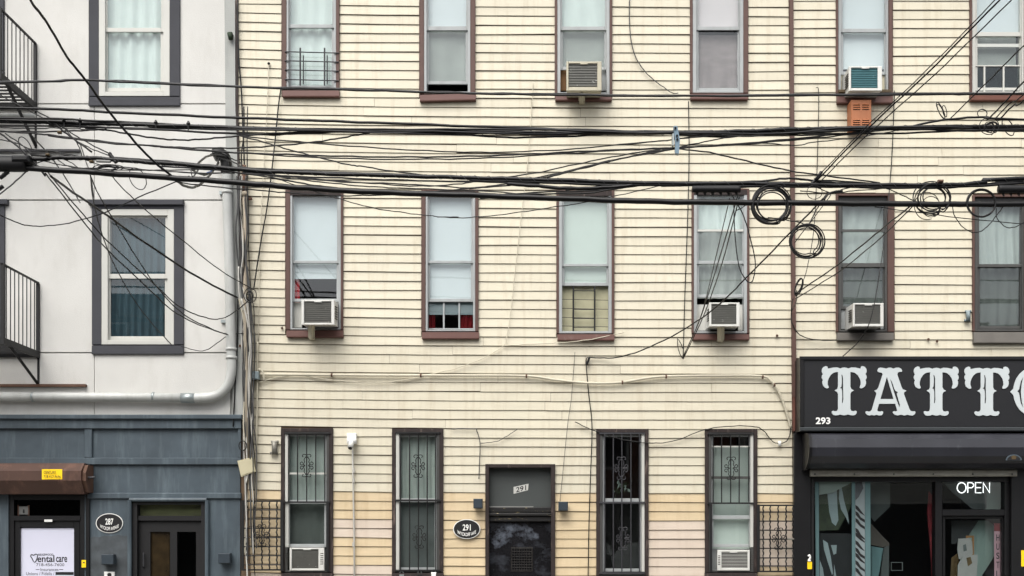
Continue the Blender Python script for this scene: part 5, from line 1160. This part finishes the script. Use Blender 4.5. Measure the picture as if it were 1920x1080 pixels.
t = thing('insulator', 'blue green glass insulator on the house joint at the top floor', 'insulator', W(436, 74, .08)); MB().tube([W(431, 62, .1), W(433, 74, .1)], .04, 8, r2=.03).build('bell', 'plant', t, True); MB().tube([W(436, 66, .02), W(434, 66, .12)], .02, 6).build('pin', 'iron', t)
# hardware on the span
def closure(x0, y0, x1, y1, label, teeth=0):
    t = thing('splice_case', label, 'splice case', W((x0 + x1) / 2, y1, 4), 'splice cases')
    c = MB(); c.tube([W(x0, (y0 + y1) / 2, 4), W(x0 + 4, (y0 + y1) / 2, 4), W(x1 - 4, (y0 + y1) / 2, 4), W(x1, (y0 + y1) / 2, 4)], PX((y1 - y0) / 2, 4), 10); c.build('case', 'black_soft', t, True)
    for i in range(teeth):
        x = x0 + 8 + (x1 - x0 - 16) * i / max(1, teeth - 1); MB().tube([W(x, y1 - 2, 4 - .02), W(x + 2.5, y1 + 6, 4 - .02)], PX(4, 4), 6, r2=PX(1.2, 4)).build('stub', 'black_soft', t)
    return t
closure(1298, 348, 1388, 361, 'dark terminal block with stubs hanging over a window head', 6)
closure(1872, 347, 1960, 362, 'dark ribbed terminal block at the end over the shop', 6)
t = closure(-60, 293, 50, 322, 'bulky dark splice case by the upper fire escape', 0)
m = MB(); m.box(20, 290, 53, 302, 3.9, 4.1, .02); m.build('cover', 'black_soft', t)
for x, y in ((4, 330), (10, 325), (0, 352)): MB().tube([W(x - 4, y + 4, 4), W(x + 6, y - 3, 4)], .02, 6).build('stub', 'black_soft', t)
t = thing('cable_clamp', 'pale blue metal clamp gripping the span cables', 'clamp', W(1268, 288, 4.1))
m = MB(); m.prism([[(1263, 236), (1270, 236), (1275, 262), (1273, 288), (1266, 287), (1266, 262)]], 4.06, 4.12); m.build('plate', 'clamp_blue', t); m = MB(); m.box(1261, 250, 1264, 272, 4.0, 4.1); m.build('side_plate', 'galv', t)
for x, y in ((1266.5, 240), (1269.5, 254), (1270, 261)): MB().tube([W(x, y, 4.12), W(x, y, 4.14)], .012, 6).build('bolt', 'iron', t)
for x, y in ((120, 226), (150, 226), (292, 229), (353, 231)):
    m = MB(); m.tube([W(x, y + 16, 4.02), W(x, y - 2, 4.02)], .007, 5); m.tube([W(x, y + 1, 4.02), W(x, y - 4, 4.02)], .022, 6, r2=.008); tag(m.build('cable_hanger', 'iron', None), 'small bolt topped hanger on the cable over the stucco wall', 'hanger', 'cable hangers')
for x, y in ((88, 289), (170, 302), (110, 247)):
    tag(MB().box(x - 3.5, y - 2, x + 3.5, y + 2, 4, 4.04, .008).build('cable_tag', 'bronze', None), 'faded cable tag tied to the cables over the stucco wall', 'tag', 'cable tags')
tag(MB().tube([W(181, 302, 4.06), W(207, 303, 4.06)], PX(2.6, 4), 8).build('cable_sleeve', 'paper', None), 'pale sleeve wrapped round a cable over the stucco wall', 'sleeve')
cable([(205, 288), (213, 298), (218, 305)], 8, 'bristling wire splice over the stucco wall', 'splices')
tag(MB().box(1760, 336, 1770, 341, 4.02, 4.07, .01).build('cable_tag', 'rust', None), 'brown tag above the loose tangled coil', 'tag')
# poles beyond both sides of the view carry the span
for px, nm in ((-760, 'before the white stucco house'), (2700, 'beyond the tattoo shop')):
    p = W(px, 0, 4); t = thing('utility_pole', 'wooden utility pole ' + nm, 'pole', (p.x, -4.12 - .15, 0), 'utility poles')
    MB().tube([(p.x, -4.27, 0), (p.x, -4.27, 10.5)], .16, 12, r2=.11).build('shaft', 'wood_pole', t, True)
    MB().bx((p.x - .06, -5.1, 9.6), (p.x + .06, -3.4, 9.72)).build('crossarm', 'wood_pole', t)
# ------------------------------------------------------------------ houses across the street, seen as reflections
def opposite(x0, x1, h, mat, low, label):
    t = thing('row_house', label, 'house', ((x0 + x1) / 2, -19.6, 0), 'row houses across the street')
    MB().bx((x0, -28, 0), (x1, -19.6, h)).build('wall', mat, t)
    MB().bx((x0 + .01, -19.6, 0), (x1 - .01, -19.5, low)).build('shopfront', 'opp_dark', t)
    MB().bx((x0, -19.6, h - .5), (x1, -19.15, h)).build('cornice', 'brown_paint', t)
    if mat == 'opp_siding':
        n = int((h - .6 - low) / .127)
        for i in range(n):
            z = low + .01 + i * .127
            m = MB(); m.xprism(x0 + .02, x1 - .02, [(19.6, z + .118), (19.575, z + .118), (19.545, z), (19.6, z)]); m.build('clapboard', 'opp_siding', t)
    nw = 3
    for r_, z in enumerate((4.3, 7.2)):
        for i in range(nw):
            x = x0 + (x1 - x0) * (i + .5) / nw
            g = MB().bx((x - .5, -19.56, z), (x + .5, -19.5, z + 1.7)).build('window', 'vinyl', t); MB().bx((x - .42, -19.5, z + .08), (x + .42, -19.49, z + 1.6)).build('pane', 'opp_dark', g)
opposite(-17.5, -9.8, 9.6, 'opp_brick', 3.4, 'brick row house across the street mirrored in the panes')
opposite(-9.7, -2.1, 9.0, 'opp_siding', 3.4, 'pale sided row house across the street, third from the corner')
opposite(-2.0, 5.6, 9.5, 'opp_brick', 3.3, 'brick row house facing the clapboard house')
opposite(5.7, 13.3, 8.8, 'opp_siding', 3.25, 'pale sided row house facing the tattoo shop')
